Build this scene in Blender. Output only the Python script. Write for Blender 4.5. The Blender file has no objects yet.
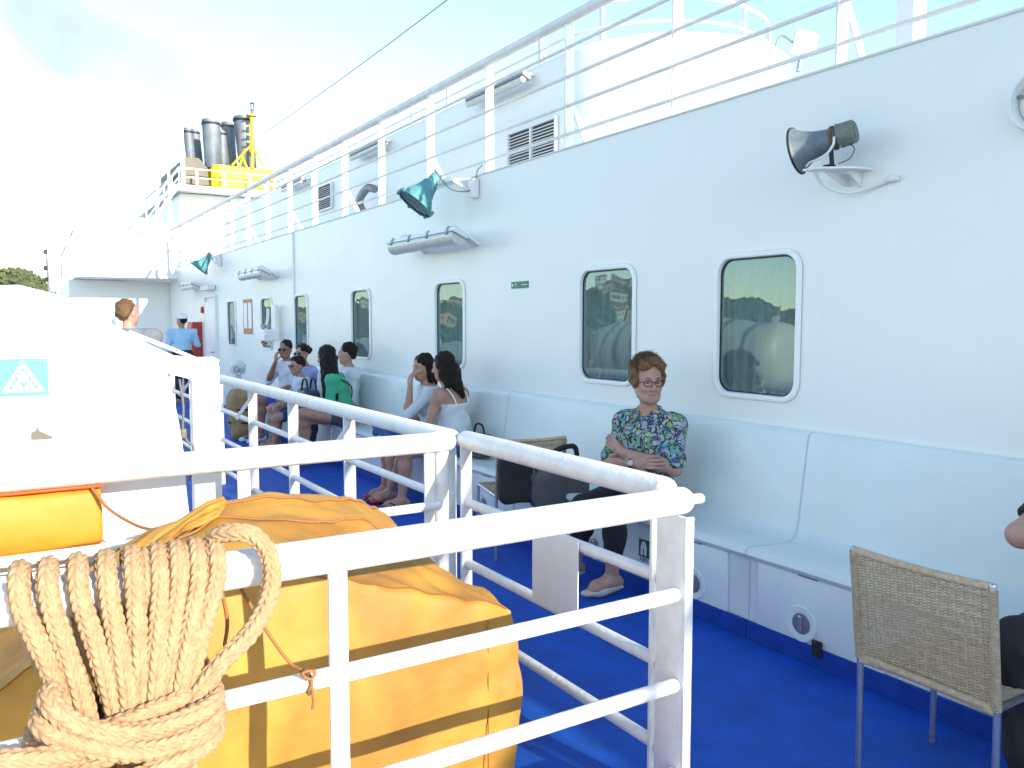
import bpy, bmesh, math, random
import numpy as np
from mathutils import Vector, Matrix, Euler
S = bpy.context.scene
COL = S.collection
R = math.radians
random.seed(7)
rng = np.random.RandomState(11)

# ------------------------------------------------------------------ camera, sky, sun, exposure
YAW = math.atan(512/822.0); PITCH = math.atan(62/822.0)
cam_d = bpy.data.cameras.new('camera'); cam = bpy.data.objects.new('camera', cam_d); COL.objects.link(cam)
cam_d.sensor_fit = 'HORIZONTAL'; cam_d.sensor_width = 36; cam_d.lens = 36*822/1024.0
cam_d.clip_start = 0.05; cam_d.clip_end = 20000
cam.location = (0, 0, 1.6)
cam.rotation_euler = Euler((math.pi/2-PITCH, 0, -YAW), 'XYZ')
S.camera = cam

SUN_DIR = Vector((0.22, -1.0, 0.36)).normalized()
elev = math.asin(SUN_DIR.z); azim = math.atan2(SUN_DIR.x, SUN_DIR.y)      # azimuth from +Y towards +X
W = bpy.data.worlds.new('World'); S.world = W; W.use_nodes = True
nt = W.node_tree; nt.nodes.clear()
sky = nt.nodes.new('ShaderNodeTexSky'); sky.sky_type = 'NISHITA'; sky.sun_disc = False
sky.sun_elevation = elev; sky.sun_rotation = azim
sky.air_density = 1.0; sky.dust_density = 0.1; sky.ozone_density = 1.0; sky.altitude = 10
bg = nt.nodes.new('ShaderNodeBackground'); bg.inputs[1].default_value = 0.15
wo = nt.nodes.new('ShaderNodeOutputWorld')
nt.links.new(sky.outputs[0], bg.inputs[0]); nt.links.new(bg.outputs[0], wo.inputs[0])
sd = bpy.data.lights.new('sun', 'SUN'); sun = bpy.data.objects.new('sun', sd); COL.objects.link(sun)
sd.energy = 3.1; sd.angle = R(0.6); sd.color = (1.0, 0.90, 0.74)
sun.rotation_euler = SUN_DIR.to_track_quat('Z', 'Y').to_euler()
sun.location = (5, -20, 15)
S.view_settings.view_transform = 'Standard'; S.view_settings.look = 'None'
S.view_settings.exposure = 1.47; S.view_settings.gamma = 1.0
S.render.engine = 'CYCLES'

# ------------------------------------------------------------------ materials
def mat(name, col, rough=0.5, metal=0.0, var=0.0, vscale=6.0, bump=0.0, bscale=40.0, spec=0.5, col2=None, coat=0.0, stretch=None):
    m = bpy.data.materials.new(name); m.use_nodes = True
    t = m.node_tree; b = t.nodes['Principled BSDF']
    b.inputs['Base Color'].default_value = (*col, 1); b.inputs['Roughness'].default_value = rough
    b.inputs['Metallic'].default_value = metal; b.inputs['Specular IOR Level'].default_value = spec
    b.inputs['Coat Weight'].default_value = coat
    co = t.nodes.new('ShaderNodeTexCoord'); src = co.outputs['Object']
    if stretch:
        mp = t.nodes.new('ShaderNodeMapping'); mp.inputs['Scale'].default_value = stretch
        t.links.new(src, mp.inputs[0]); src = mp.outputs[0]
    if var > 0:
        n = t.nodes.new('ShaderNodeTexNoise'); n.inputs['Scale'].default_value = vscale; n.inputs['Detail'].default_value = 6
        n.inputs['Roughness'].default_value = 0.65
        t.links.new(src, n.inputs[0])
        r = t.nodes.new('ShaderNodeMapRange'); r.inputs[1].default_value = 0.35; r.inputs[2].default_value = 0.68
        t.links.new(n.outputs[0], r.inputs[0])
        mx = t.nodes.new('ShaderNodeMix'); mx.data_type = 'RGBA'
        c2 = col2 if col2 else tuple(c*(1-var) for c in col)
        mx.inputs[6].default_value = (*col, 1); mx.inputs[7].default_value = (*c2, 1)
        t.links.new(r.outputs[0], mx.inputs[0]); t.links.new(mx.outputs[2], b.inputs['Base Color'])
    if bump > 0:
        n2 = t.nodes.new('ShaderNodeTexNoise'); n2.inputs['Scale'].default_value = bscale; n2.inputs['Detail'].default_value = 4
        t.links.new(src, n2.inputs[0])
        bp = t.nodes.new('ShaderNodeBump'); bp.inputs['Strength'].default_value = bump; bp.inputs['Distance'].default_value = 0.01
        t.links.new(n2.outputs[0], bp.inputs['Height']); t.links.new(bp.outputs[0], b.inputs['Normal'])
    return m

M = {}
def paint_steel():
    """white marine paint over gently buckled plate, with faint rust weeps"""
    m = mat('white_painted_steel', (0.80, 0.81, 0.80), 0.38, bump=0.0)
    t = m.node_tree; b = t.nodes['Principled BSDF']; co = t.nodes.new('ShaderNodeTexCoord')
    mp = t.nodes.new('ShaderNodeMapping'); mp.inputs['Scale'].default_value = (1, 9, 0.8)
    t.links.new(co.outputs['Object'], mp.inputs[0])
    n = t.nodes.new('ShaderNodeTexNoise'); n.inputs['Scale'].default_value = 1.3; n.inputs['Detail'].default_value = 7; n.inputs['Roughness'].default_value = 0.7
    t.links.new(mp.outputs[0], n.inputs[0])
    r = t.nodes.new('ShaderNodeMapRange'); r.inputs[1].default_value = 0.55; r.inputs[2].default_value = 0.85; r.inputs[4].default_value = 0.35
    t.links.new(n.outputs[0], r.inputs[0])
    mx = t.nodes.new('ShaderNodeMix'); mx.data_type = 'RGBA'
    mx.inputs[6].default_value = (0.83, 0.84, 0.79, 1); mx.inputs[7].default_value = (0.74, 0.74, 0.68, 1)
    t.links.new(r.outputs[0], mx.inputs[0]); t.links.new(mx.outputs[2], b.inputs['Base Color'])
    n2 = t.nodes.new('ShaderNodeTexNoise'); n2.inputs['Scale'].default_value = 1.7; n2.inputs['Detail'].default_value = 2
    t.links.new(co.outputs['Object'], n2.inputs[0])
    bp = t.nodes.new('ShaderNodeBump'); bp.inputs['Strength'].default_value = 0.5; bp.inputs['Distance'].default_value = 0.035
    t.links.new(n2.outputs[0], bp.inputs['Height'])
    n3 = t.nodes.new('ShaderNodeTexNoise'); n3.inputs['Scale'].default_value = 120; n3.inputs['Detail'].default_value = 3
    t.links.new(co.outputs['Object'], n3.inputs[0])
    bp2 = t.nodes.new('ShaderNodeBump'); bp2.inputs['Strength'].default_value = 0.06; bp2.inputs['Distance'].default_value = 0.003
    t.links.new(n3.outputs[0], bp2.inputs['Height']); t.links.new(bp.outputs[0], bp2.inputs['Normal'])
    t.links.new(bp2.outputs[0], b.inputs['Normal'])
    return m
M['steel'] = paint_steel()
M['white'] = mat('white_gloss_paint', (0.80, 0.80, 0.78), 0.35, var=0.07, vscale=9, bump=0.10, bscale=60)
M['rail'] = mat('white_rail_paint', (0.82, 0.81, 0.79), 0.42, var=0.10, vscale=9, bump=0.35, bscale=45, col2=(0.70, 0.67, 0.62))
M['frame'] = mat('white_window_frame', (0.84, 0.86, 0.82), 0.4, bump=0.1, bscale=60)
M['frp'] = mat('white_fibreglass', (0.78, 0.82, 0.77), 0.30, var=0.05, vscale=4, bump=0.05, bscale=30)
M['kick'] = mat('blue_kick_paint', (0.010, 0.060, 0.36), 0.5, spec=0.3, var=0.3, vscale=12, bump=0.1, bscale=60)
M['grey'] = mat('grey_metal', (0.33, 0.34, 0.35), 0.4, 0.6, var=0.3, vscale=30)
M['chrome'] = mat('chrome_tube', (0.60, 0.61, 0.62), 0.28, 0.85, var=0.2, vscale=40)
M['dark'] = mat('black_rubber', (0.015, 0.015, 0.017), 0.6, bump=0.1)
M['seam'] = mat('seam_sealant', (0.60, 0.65, 0.65), 0.7)
M['green_sign'] = mat('green_sign_film', (0.005, 0.13, 0.07), 0.4)
M['teal_sign'] = mat('teal_sign_film', (0.10, 0.55, 0.52), 0.4, var=0.15, vscale=25)
M['sign_white'] = mat('white_sign_film', (0.82, 0.83, 0.82), 0.4)
M['horn'] = mat('weathered_grey_horn', (0.17, 0.21, 0.235), 0.5, 0.1, var=0.5, vscale=14, bump=0.1, bscale=80, col2=(0.10, 0.135, 0.15))
M['horn_body'] = mat('weathered_olive_driver', (0.20, 0.22, 0.19), 0.55, 0.1, var=0.5, vscale=22, col2=(0.12, 0.14, 0.125), bump=0.15, bscale=80)
M['rust'] = mat('rusty_steel', (0.22, 0.09, 0.04), 0.8, var=0.5, vscale=40, bump=0.3, bscale=90)
M['teal'] = mat('weathered_teal_bronze', (0.13, 0.33, 0.34), 0.6, 0.0, var=0.5, vscale=16, col2=(0.06, 0.24, 0.26), bump=0.1)
M['darkglass'] = mat('lamp_glass', (0.03, 0.055, 0.06), 0.12, spec=0.8)
M['diffuser'] = mat('ribbed_diffuser', (0.60, 0.62, 0.56), 0.25, var=0.2, vscale=20)
def canvas_mat():
    m = mat('orange_canvas', (0.54, 0.285, 0.040), 0.62, var=0.4, vscale=1.1, bump=0.0, col2=(0.44, 0.205, 0.028))
    t = m.node_tree; b = t.nodes['Principled BSDF']; co = t.nodes.new('ShaderNodeTexCoord')
    # darker mottling for stains and soft shade put into the colour, plus creases at two sizes
    n = t.nodes.new('ShaderNodeTexNoise'); n.inputs['Scale'].default_value = 1.5; n.inputs['Detail'].default_value = 3; n.inputs['Roughness'].default_value = 0.7; n.inputs['Distortion'].default_value = 0.6
    t.links.new(co.outputs['Object'], n.inputs[0])
    r = t.nodes.new('ShaderNodeMapRange'); r.inputs[1].default_value = 0.46; r.inputs[2].default_value = 0.66; r.inputs[4].default_value = 0.85; t.links.new(n.outputs[0], r.inputs[0])
    mx = t.nodes.new('ShaderNodeMix'); mx.data_type = 'RGBA'; prev = b.inputs['Base Color'].links[0].from_socket
    t.links.new(prev, mx.inputs[6]); mx.inputs[7].default_value = (0.30, 0.135, 0.022, 1); t.links.new(r.outputs[0], mx.inputs[0]); t.links.new(mx.outputs[2], b.inputs['Base Color'])
    h = None
    for sc, dist, st in ((3.5, 0.05, 0.5), (14, 0.006, 0.4), (260, 0.002, 0.25)):
        q = t.nodes.new('ShaderNodeTexNoise'); q.inputs['Scale'].default_value = sc; q.inputs['Detail'].default_value = 3; q.inputs['Distortion'].default_value = 0.3 if sc < 100 else 0
        t.links.new(co.outputs['Object'], q.inputs[0]); bp = t.nodes.new('ShaderNodeBump'); bp.inputs['Strength'].default_value = st; bp.inputs['Distance'].default_value = dist
        t.links.new(q.outputs[0], bp.inputs['Height'])
        if h: t.links.new(h.outputs[0], bp.inputs['Normal'])
        h = bp
    t.links.new(h.outputs[0], b.inputs['Normal']); return m
M['orange'] = canvas_mat()
M['rope'] = mat('braided_hemp_rope', (0.60, 0.385, 0.215), 0.9, var=0.35, vscale=45, bump=0.6, bscale=500, col2=(0.45, 0.265, 0.135))
M['cord'] = mat('thin_orange_cord', (0.33, 0.145, 0.05), 0.8, var=0.3, vscale=200)
M['yellow'] = mat('yellow_funnel_paint', (0.80, 0.55, 0.015), 0.5, var=0.2, vscale=1.5)
M['soot'] = mat('sooty_steel', (0.24, 0.275, 0.31), 0.6, 0.2, var=0.75, vscale=0.9, col2=(0.06, 0.075, 0.10), bump=0.1, bscale=5, stretch=(1.4, 1.4, 0.6))
M['khaki'] = mat('khaki_brown', (0.15, 0.135, 0.095), 0.6, var=0.2, vscale=2)
M['red'] = mat('red_cabinet_paint', (0.50, 0.03, 0.03), 0.4, var=0.2, vscale=8)
M['wicker'] = mat('woven_cane', (0.60, 0.465, 0.30), 0.6, var=0.45, vscale=60, col2=(0.42, 0.31, 0.185), bump=0.3, bscale=250)
M['blackcloth'] = mat('black_nylon', (0.016, 0.016, 0.018), 0.75, bump=0.4, bscale=25)
M['greycloth'] = mat('grey_nylon', (0.115, 0.105, 0.10), 0.8, var=0.2, vscale=12, bump=0.4, bscale=25)
M['tan'] = mat('tan_canvas_bag', (0.42, 0.29, 0.13), 0.8, var=0.3, vscale=14, bump=0.3, bscale=30)
M['navy'] = mat('navy_leather', (0.012, 0.03, 0.07), 0.45, var=0.5, vscale=22, col2=(0.02, 0.09, 0.14))
M['denim'] = mat('blue_denim', (0.06, 0.13, 0.34), 0.85, var=0.4, vscale=30, bump=0.3, bscale=80)
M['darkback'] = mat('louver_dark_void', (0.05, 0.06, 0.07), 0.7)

def deck_mat():
    m = mat('blue_deck_paint', (0.010, 0.100, 0.54), 0.55, spec=0.25, var=0.45, vscale=4.5, bump=0.3, bscale=190, col2=(0.012, 0.075, 0.36))
    t = m.node_tree; b = t.nodes['Principled BSDF']; co = t.nodes.new('ShaderNodeTexCoord'); prev = b.inputs['Base Color'].links[0].from_socket
    for sc, st, lo, hi, col, k in ((7, (1, 0.35, 1), 0.60, 0.74, (0.006, 0.040, 0.20), 0.8), (55, (1, 1, 1), 0.63, 0.70, (0.010, 0.045, 0.22), 0.6), (23, (0.5, 1, 1), 0.66, 0.74, (0.07, 0.16, 0.50), 0.6)):
        mp = t.nodes.new('ShaderNodeMapping'); mp.inputs['Scale'].default_value = st; t.links.new(co.outputs['Object'], mp.inputs[0])
        n = t.nodes.new('ShaderNodeTexNoise'); n.inputs['Scale'].default_value = sc; n.inputs['Detail'].default_value = 6; n.inputs['Roughness'].default_value = 0.7; t.links.new(mp.outputs[0], n.inputs[0])
        r = t.nodes.new('ShaderNodeMapRange'); r.inputs[1].default_value = lo; r.inputs[2].default_value = hi; r.inputs[4].default_value = k; t.links.new(n.outputs[0], r.inputs[0])
        mx = t.nodes.new('ShaderNodeMix'); mx.data_type = 'RGBA'; t.links.new(prev, mx.inputs[6]); mx.inputs[7].default_value = (*col, 1); t.links.new(r.outputs[0], mx.inputs[0]); prev = mx.outputs[2]
    t.links.new(prev, b.inputs['Base Color'])
    return m
M['deck'] = deck_mat()

# ------------------------------------------------------------------ mesh helpers
def link(name, me, m=None, parent=None, smooth=False):
    o = bpy.data.objects.new(name, me); COL.objects.link(o)
    if m is not None:
        for mm in (m if isinstance(m, (list, tuple)) else [m]): me.materials.append(mm)
    if parent is not None: o.parent = parent
    if smooth:
        me.polygons.foreach_set('use_smooth', [True]*len(me.polygons))
    return o
def obj(name, bm, m=None, parent=None, smooth=None, origin=None):
    """bmesh -> one mesh object; smooth = auto-smooth angle in degrees"""
    bmesh.ops.recalc_face_normals(bm, faces=bm.faces[:])
    if smooth:
        a = R(smooth)
        for f in bm.faces: f.smooth = True
        for e in bm.edges:
            if len(e.link_faces) == 2 and e.calc_face_angle(0) > a: e.smooth = False
    if origin is not None:
        bmesh.ops.translate(bm, verts=bm.verts[:], vec=-Vector(origin))
    me = bpy.data.meshes.new(name); bm.to_mesh(me); bm.free()
    o = link(name, me, m, parent)
    if origin is not None: o.location = origin
    return o
def tag(o, label=None, cat=None, group=None, kind=None):
    if label: o['label'] = label
    if cat: o['category'] = cat
    if group: o['group'] = group
    if kind: o['kind'] = kind
    return o
def thing(name, label, cat, loc=(0, 0, 0), rz=0, group=None):
    o = bpy.data.objects.new(name, None); COL.objects.link(o); o.empty_display_size = 0.1
    o.location = loc; o.rotation_euler = (0, 0, rz)
    return tag(o, label, cat, group)
def copy_tree(o, parent=None):
    c = o.copy(); COL.objects.link(c)
    if parent is not None: c.parent = parent
    for ch in [k for k in COL.objects if k.parent == o]: copy_tree(ch, c)
    return c
NB = lambda: bmesh.new()
def merge(bm, other, mtx=None):
    if mtx is not None: bmesh.ops.transform(other, matrix=mtx, verts=other.verts[:])
    me = bpy.data.meshes.new('tmp'); other.to_mesh(me); other.free(); bm.from_mesh(me); bpy.data.meshes.remove(me)
def box(bm, c, s, bev=0.0, rot=None, seg=2):
    b = NB(); bmesh.ops.create_cube(b, size=1.0)
    bmesh.ops.scale(b, vec=s, verts=b.verts[:])
    if bev > 0: bmesh.ops.bevel(b, geom=b.edges[:], offset=bev, segments=seg, profile=0.5, affect='EDGES')
    mt = Matrix.Translation(c)
    if rot is not None: mt = mt @ (rot.to_matrix().to_4x4() if not isinstance(rot, Matrix) else rot)
    merge(bm, b, mt)
def frame_of(d):
    d = Vector(d).normalized(); a = Vector((0, 0, 1)) if abs(d.z) < 0.9 else Vector((1, 0, 0))
    u = d.cross(a).normalized(); return u, d.cross(u).normalized(), d
def tube(bm, pts, r, n=12, cap=True, round_end=False):
    pts = [Vector(p) for p in pts]; rs = r if isinstance(r, (list, tuple)) else [r]*len(pts)
    if round_end:
        d0 = (pts[0]-pts[1]).normalized(); d1 = (pts[-1]-pts[-2]).normalized()
        P0 = [(pts[0]+d0*rs[0]*math.sin(a), rs[0]*math.cos(a)) for a in (1.45, 1.1, 0.7, 0.35)]
        P1 = [(pts[-1]+d1*rs[-1]*math.sin(a), rs[-1]*math.cos(a)) for a in (0.35, 0.7, 1.1, 1.45)]
        pts = [p for p, _ in P0]+pts+[p for p, _ in P1]; rs = [q for _, q in P0]+list(rs)+[q for _, q in P1]
    rings = []; u = None
    for i, p in enumerate(pts):
        d = (pts[min(i+1, len(pts)-1)]-pts[max(i-1, 0)]).normalized()
        if u is None: u, v, _ = frame_of(d)
        else:
            u = (u-d*u.dot(d))
            u = u.normalized() if u.length > 1e-6 else frame_of(d)[0]
            v = d.cross(u)
        rings.append([bm.verts.new(p+(u*math.cos(2*math.pi*k/n)+v*math.sin(2*math.pi*k/n))*rs[i]) for k in range(n)])
    for a, b in zip(rings, rings[1:]):
        for k in range(n): bm.faces.new((a[k], a[(k+1) % n], b[(k+1) % n], b[k]))
    if cap:
        bm.faces.new(rings[0][::-1]); bm.faces.new(rings[-1])
def lathe(bm, prof, mtx=None, n=32):
    """prof: (radius, height) along local z"""
    b = NB(); rings = []
    for r, z in prof:
        if r < 1e-5: rings.append([b.verts.new((0, 0, z))])
        else: rings.append([b.verts.new((r*math.cos(2*math.pi*k/n), r*math.sin(2*math.pi*k/n), z)) for k in range(n)])
    for A, B in zip(rings, rings[1:]):
        for k in range(n):
            q = (k+1) % n
            if len(A) == 1 and len(B) == 1: continue
            if len(A) == 1: b.faces.new((A[0], B[k], B[q]))
            elif len(B) == 1: b.faces.new((A[k], A[q], B[0]))
            else: b.faces.new((A[k], A[q], B[q], B[k]))
    merge(bm, b, mtx)
def zto(d, loc=(0, 0, 0)):
    return Matrix.Translation(loc) @ Vector(d).to_track_quat('Z', 'Y').to_matrix().to_4x4()
def prism(bm, poly, axis, a0, a1):
    """extrude a 2-D polygon: axis 'x' -> (y,z), 'y' -> (x,z), 'z' -> (x,y)"""
    def P(q, a): return {'x': (a, q[0], q[1]), 'y': (q[0], a, q[1]), 'z': (q[0], q[1], a)}[axis]
    A = [bm.verts.new(P(q, a0)) for q in poly]; B = [bm.verts.new(P(q, a1)) for q in poly]
    n = len(poly)
    for k in range(n): bm.faces.new((A[k], A[(k+1) % n], B[(k+1) % n], B[k]))
    bm.faces.new(A[::-1]); bm.faces.new(B)
def rrect(cy, cz, w, h, r, n=7):
    pts = []
    for sx, sy, a0 in ((1, 1, 0), (-1, 1, 90), (-1, -1, 180), (1, -1, 270)):
        for k in range(n):
            a = R(a0+90*k/(n-1)); pts.append((cy+sx*(w/2-r)+r*math.cos(a), cz+sy*(h/2-r)+r*math.sin(a)))
    return pts
def smoothcurve(pts, per=8, closed=False):
    """Catmull-Rom through the points"""
    P = [Vector(p) for p in pts]; out = []; n = len(P)
    rngi = range(n) if closed else range(n-1)
    for i in rngi:
        p0 = P[(i-1) % n] if closed or i > 0 else P[0]*2-P[1]
        p1 = P[i]; p2 = P[(i+1) % n]
        p3 = P[(i+2) % n] if closed or i+2 < n else P[-1]*2-P[-2]
        for k in range(per):
            t = k/per
            out.append(0.5*((2*p1)+(p2-p0)*t+(2*p0-5*p1+4*p2-p3)*t*t+(3*p1-p0-3*p2+p3)*t**3))
    if not closed: out.append(P[-1])
    return out
def text_bm(s, size, mtx, depth=0.0015, align='CENTER'):
    cu = bpy.data.curves.new('txt', 'FONT'); cu.body = s; cu.size = size; cu.align_x = align; cu.align_y = 'CENTER'; cu.extrude = depth/2
    cu.resolution_u = 3
    o = bpy.data.objects.new('txt', cu); COL.objects.link(o)
    dg = bpy.context.evaluated_depsgraph_get(); me = bpy.data.meshes.new_from_object(o.evaluated_get(dg))
    bpy.data.objects.remove(o); bpy.data.curves.remove(cu)
    bm = NB(); bm.from_mesh(me); bpy.data.meshes.remove(me)
    bmesh.ops.transform(bm, matrix=mtx, verts=bm.verts[:])
    return bm
# a sheet of writing on the wall (x = const, seen from -X): local x -> -Y, local y -> Z, local z -> -X
def wallface(x, y, z): return Matrix(((0, 0, -1, x), (-1, 0, 0, y), (0, 1, 0, z), (0, 0, 0, 1)))
def noise3(p, s, seed=0):
    from mathutils import noise
    return noise.noise(Vector(p)*s+Vector((seed*7.1, seed*3.3, seed*1.7)))

# ================================================================== SETTING
def sheet(name, x0, x1, y0, y1, z, m):
    bm = NB(); v = [bm.verts.new(p) for p in ((x0, y0, z), (x1, y0, z), (x1, y1, z), (x0, y1, z))]; bm.faces.new(v)
    return tag(obj(name, bm, m), kind='structure')
sea_m = mat('sea_water', (0.02, 0.07, 0.10), 0.12, bump=0.6, bscale=0.6)
sheet('sea', -9000, 9000, -9000, 9000, -9.0, sea_m)
bm = NB(); box(bm, (0.3, 12, -0.06), (8.6, 76, 0.12))
deck = tag(obj('deck', bm, M['deck']), kind='structure')
bounce_m = mat('pale_grey_bounce_sheet', (0.46, 0.47, 0.45), 0.6, var=0.2, vscale=3, bump=0.1, bscale=120)
bm = NB(); box(bm, (-1.4, 12, 0.002), (5.0, 75.8, 0.004)); tag(obj('bounce_deck', bm, bounce_m), kind='structure')  # unseen pale sheet added to bounce light onto the deckhouse wall
bm = NB(); box(bm, (-3.9, 12, 0.5), (0.12, 75, 1.0), 0.02); tag(obj('side_bounce_wall', bm, M['white']), 'low white unseen bulwark added for bounced light at the ship side', 'bulwark')  # unseen white wall added to throw sunlight back at the deckhouse
bm = NB(); prism(bm, [(-4.0, -0.14), (-4.0, -9.5), (8.5, -9.5), (8.5, -0.14)], 'y', -26, 50)
tag(obj('ship_hull', bm, M['white']), kind='structure')

# the wooded shore with a town on it
hill_m = mat('wooded_hillside', (0.12, 0.14, 0.05), 0.9, var=0.6, vscale=0.05, col2=(0.07, 0.09, 0.03))
def sst_(a, lo, hi):
    q = max(0.0, min(1.0, (a-lo)/(hi-lo))); return q*q*(3-2*q)
def shore_h(az, t):
    a = math.degrees(az)
    top = 21+15*math.exp(-((a+38)/6.5)**2)+17*sst_(a, -16, -3)+2.5*math.sin(a*0.9)+1.2*math.sin(a*2.3)
    top *= 1-sst_(a, 1.5, 5)
    return top*math.sin(min(1, t*1.15)*math.pi/2)
def shore_pt(az, t):
    r = 330+300*t
    return Vector((r*math.sin(az), r*math.cos(az), -9.4+shore_h(az, t)))
bm = NB(); na, ntt = 150, 18; g = []
for i in range(na+1):
    az = R(-80+85*i/na)
    g.append([bm.verts.new(shore_pt(az, j/ntt)+Vector((0, 0, 1.2*noise3((i*0.4, j*0.5, 0), 1)))) for j in range(ntt+1)])
for i in range(na):
    for j in range(ntt): bm.faces.new((g[i][j], g[i+1][j], g[i+1][j+1], g[i][j+1]))
tag(obj('hills', bm, hill_m, smooth=60), kind='structure')
# trees of the far wood: one mass of leaf clumps
leaf_m = mat('hillside_foliage', (0.12, 0.14, 0.05), 0.9, var=0.6, vscale=0.12, col2=(0.06, 0.085, 0.03))
bm = NB(); rr = random.Random(3)
for k in range(3600):
    az = R(rr.uniform(-72, 3.4) if k % 4 else rr.uniform(-6, 4)); t = rr.random()**0.8; p = shore_pt(az, t); s = rr.uniform(0.7, 1.5)
    for q in range(4):
        c = p+Vector((rr.uniform(-1, 1), rr.uniform(-1, 1), rr.uniform(0.4, 1.5)))*s
        b = NB(); bmesh.ops.create_icosphere(b, subdivisions=1, radius=s*rr.uniform(0.5, 0.9))
        for v in b.verts: v.co *= rr.uniform(0.75, 1.2)
        merge(bm, b, Matrix.Translation(c))
tag(obj('far_wood', bm, leaf_m, smooth=80), 'green trees covering the far hillside across the water', 'trees', kind='stuff')
# houses: three shapes of block, copied up the slope
hw = [mat('cream_house_wall', (0.62, 0.55, 0.42), 0.8, var=0.2, vscale=0.4), mat('white_house_wall', (0.72, 0.71, 0.67), 0.8, var=0.1, vscale=0.4), mat('ochre_house_wall', (0.55, 0.40, 0.24), 0.8, var=0.2, vscale=0.4)]
hr = mat('red_roof_tiles', (0.35, 0.13, 0.07), 0.85, var=0.4, vscale=1.5)
hd = mat('dark_window_openings', (0.05, 0.06, 0.07), 0.4)
def house_proto(i, w, d, h):
    t = thing('shore_house', 'small pale house with red hipped roof on the far wooded shore', 'house', (0, 0, 0), 0, 'houses on the far shore')
    bm = NB(); box(bm, (0, 0, h/2-1.5), (w, d, h+3)); obj('wall', bm, hw[i], t)
    bm = NB(); e = 0.4; v = [bm.verts.new(p) for p in ((-w/2-e, -d/2-e, h), (w/2+e, -d/2-e, h), (w/2+e, d/2+e, h), (-w/2-e, d/2+e, h))]
    a = bm.verts.new((-w/4, 0, h+d*0.28)); b = bm.verts.new((w/4, 0, h+d*0.28))
    for f in ((v[0], v[1], b, a), (v[1], v[2], b), (v[2], v[3], a, b), (v[3], v[0], a), (v[3], v[2], v[1], v[0])): bm.faces.new(f)
    obj('roof', bm, hr, t)
    for fl in range(max(1, int(h/3))):
        for k in range(3):
            bm = NB(); box(bm, ((k-1)*w*0.3, -d/2-0.05, 1.6+fl*3), (w*0.13, 0.16, 1.5)); obj('window', bm, hd, t)
    return t
protos = [house_proto(0, 6.5, 5, 4), house_proto(1, 5.5, 4.5, 6.2), house_proto(2, 8, 5.5, 4)]
spots = []
rr = random.Random(21)
for k in range(64):
    spots.append((rr.gauss(-38.5, 3.2) if k % 2 else rr.uniform(-66, 0.5), rr.random()*0.75))
for k, (a, t) in enumerate(spots):
    pr = protos[k % 3]
    o = pr if k < 3 else copy_tree(pr)
    o['label'] = ('small cream house with red hipped roof on the far wooded shore', 'tall narrow white house with red roof on the far wooded shore', 'long ochre house with red roof on the far wooded shore')[k % 3]
    p = shore_pt(R(a), t); o.location = p+Vector((0, 0, 0.6)); o.rotation_euler = (0, 0, -R(a)+rr.uniform(-0.4, 0.4))

# ================================================================== DECKHOUSE (wall on the right) with windows and door
XW = 3.66
WIN = [(0.95, 0.63), (3.25, 0.63), (4.61, 0.65), (7.00, 0.63), (9.27, 0.63), (11.55, 0.63), (13.32, 0.66), (15.66, 0.66)]   # centre y, outer width
WZ0, WZ1 = 1.155, 2.00
house = thing('deckhouse', 'long white steel deckhouse side along the shaded blue deck', 'deckhouse', (XW, 5, 0))
HO = Vector((XW, 5, 0))
bm = NB()
y0, y1, zt = -10.0, 21.98, 2.90
outer = [(y0, 0.0), (y1, 0.0), (y1, zt), (y0, zt)]
loops = [outer]
holes = [rrect(cy, (WZ0+WZ1)/2, w-0.06, WZ1-WZ0-0.06, 0.10) for cy, w in WIN]
def filled(bm, loops, x, flip):
    es = []
    allv = []
    for lp in loops:
        vs = [bm.verts.new((x, a, b)) for a, b in lp]; allv.append(vs)
        es += [bm.edges.new((vs[i], vs[(i+1) % len(vs)])) for i in range(len(vs))]
    bmesh.ops.triangle_fill(bm, edges=es, use_beauty=True, use_dissolve=False, normal=(-1, 0, 0))
    return allv
A = filled(bm, [outer]+holes, XW, False); B = filled(bm, [outer]+holes, XW+0.06, True)
for a, b in zip(A, B):
    n = len(a)
    for i in range(n): bm.faces.new((a[i], a[(i+1) % n], b[(i+1) % n], b[i]))
obj('wall', bm, M['steel'], house, origin=HO).location = (0, 0, 0)
bm = NB(); box(bm, (XW+0.06+2.62, 6.0, 2.86), (5.24, 31.9, 0.076)); obj('roof', bm, M['white'], house, origin=HO).location = (0, 0, 0)
# narrow drip edge bar along the wall top
bm = NB(); tube(bm, [(XW-0.004, y0, 2.895), (XW-0.004, y1, 2.895)], 0.008, 8); obj('drip_edge', bm, M['white'], house, origin=HO).location = (0, 0, 0)
bm = NB(); tube(bm, [(XW-0.008, 11.83, 0.02), (XW-0.008, 11.83, 2.88)], 0.016, 8)
obj('drain_pipe', bm, M['white'], house, origin=HO).location = (0, 0, 0)
lin = mat('cabin_lining', (0.20, 0.19, 0.16), 0.8)
bm = NB(); box(bm, (5.6, 6.0, 1.45), (0.05, 31.5, 2.7)); box(bm, (4.7, 6.0, 0.05), (1.8, 31.5, 0.05)); box(bm, (4.7, 6.0, 2.78), (1.8, 31.5, 0.05))
box(bm, (4.7, -9.9, 1.4), (1.8, 0.05, 2.6)); box(bm, (4.7, 21.9, 1.4), (1.8, 0.05, 2.6))
obj('cabin_lining', bm, lin, house, origin=HO).location = (0, 0, 0)
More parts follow.
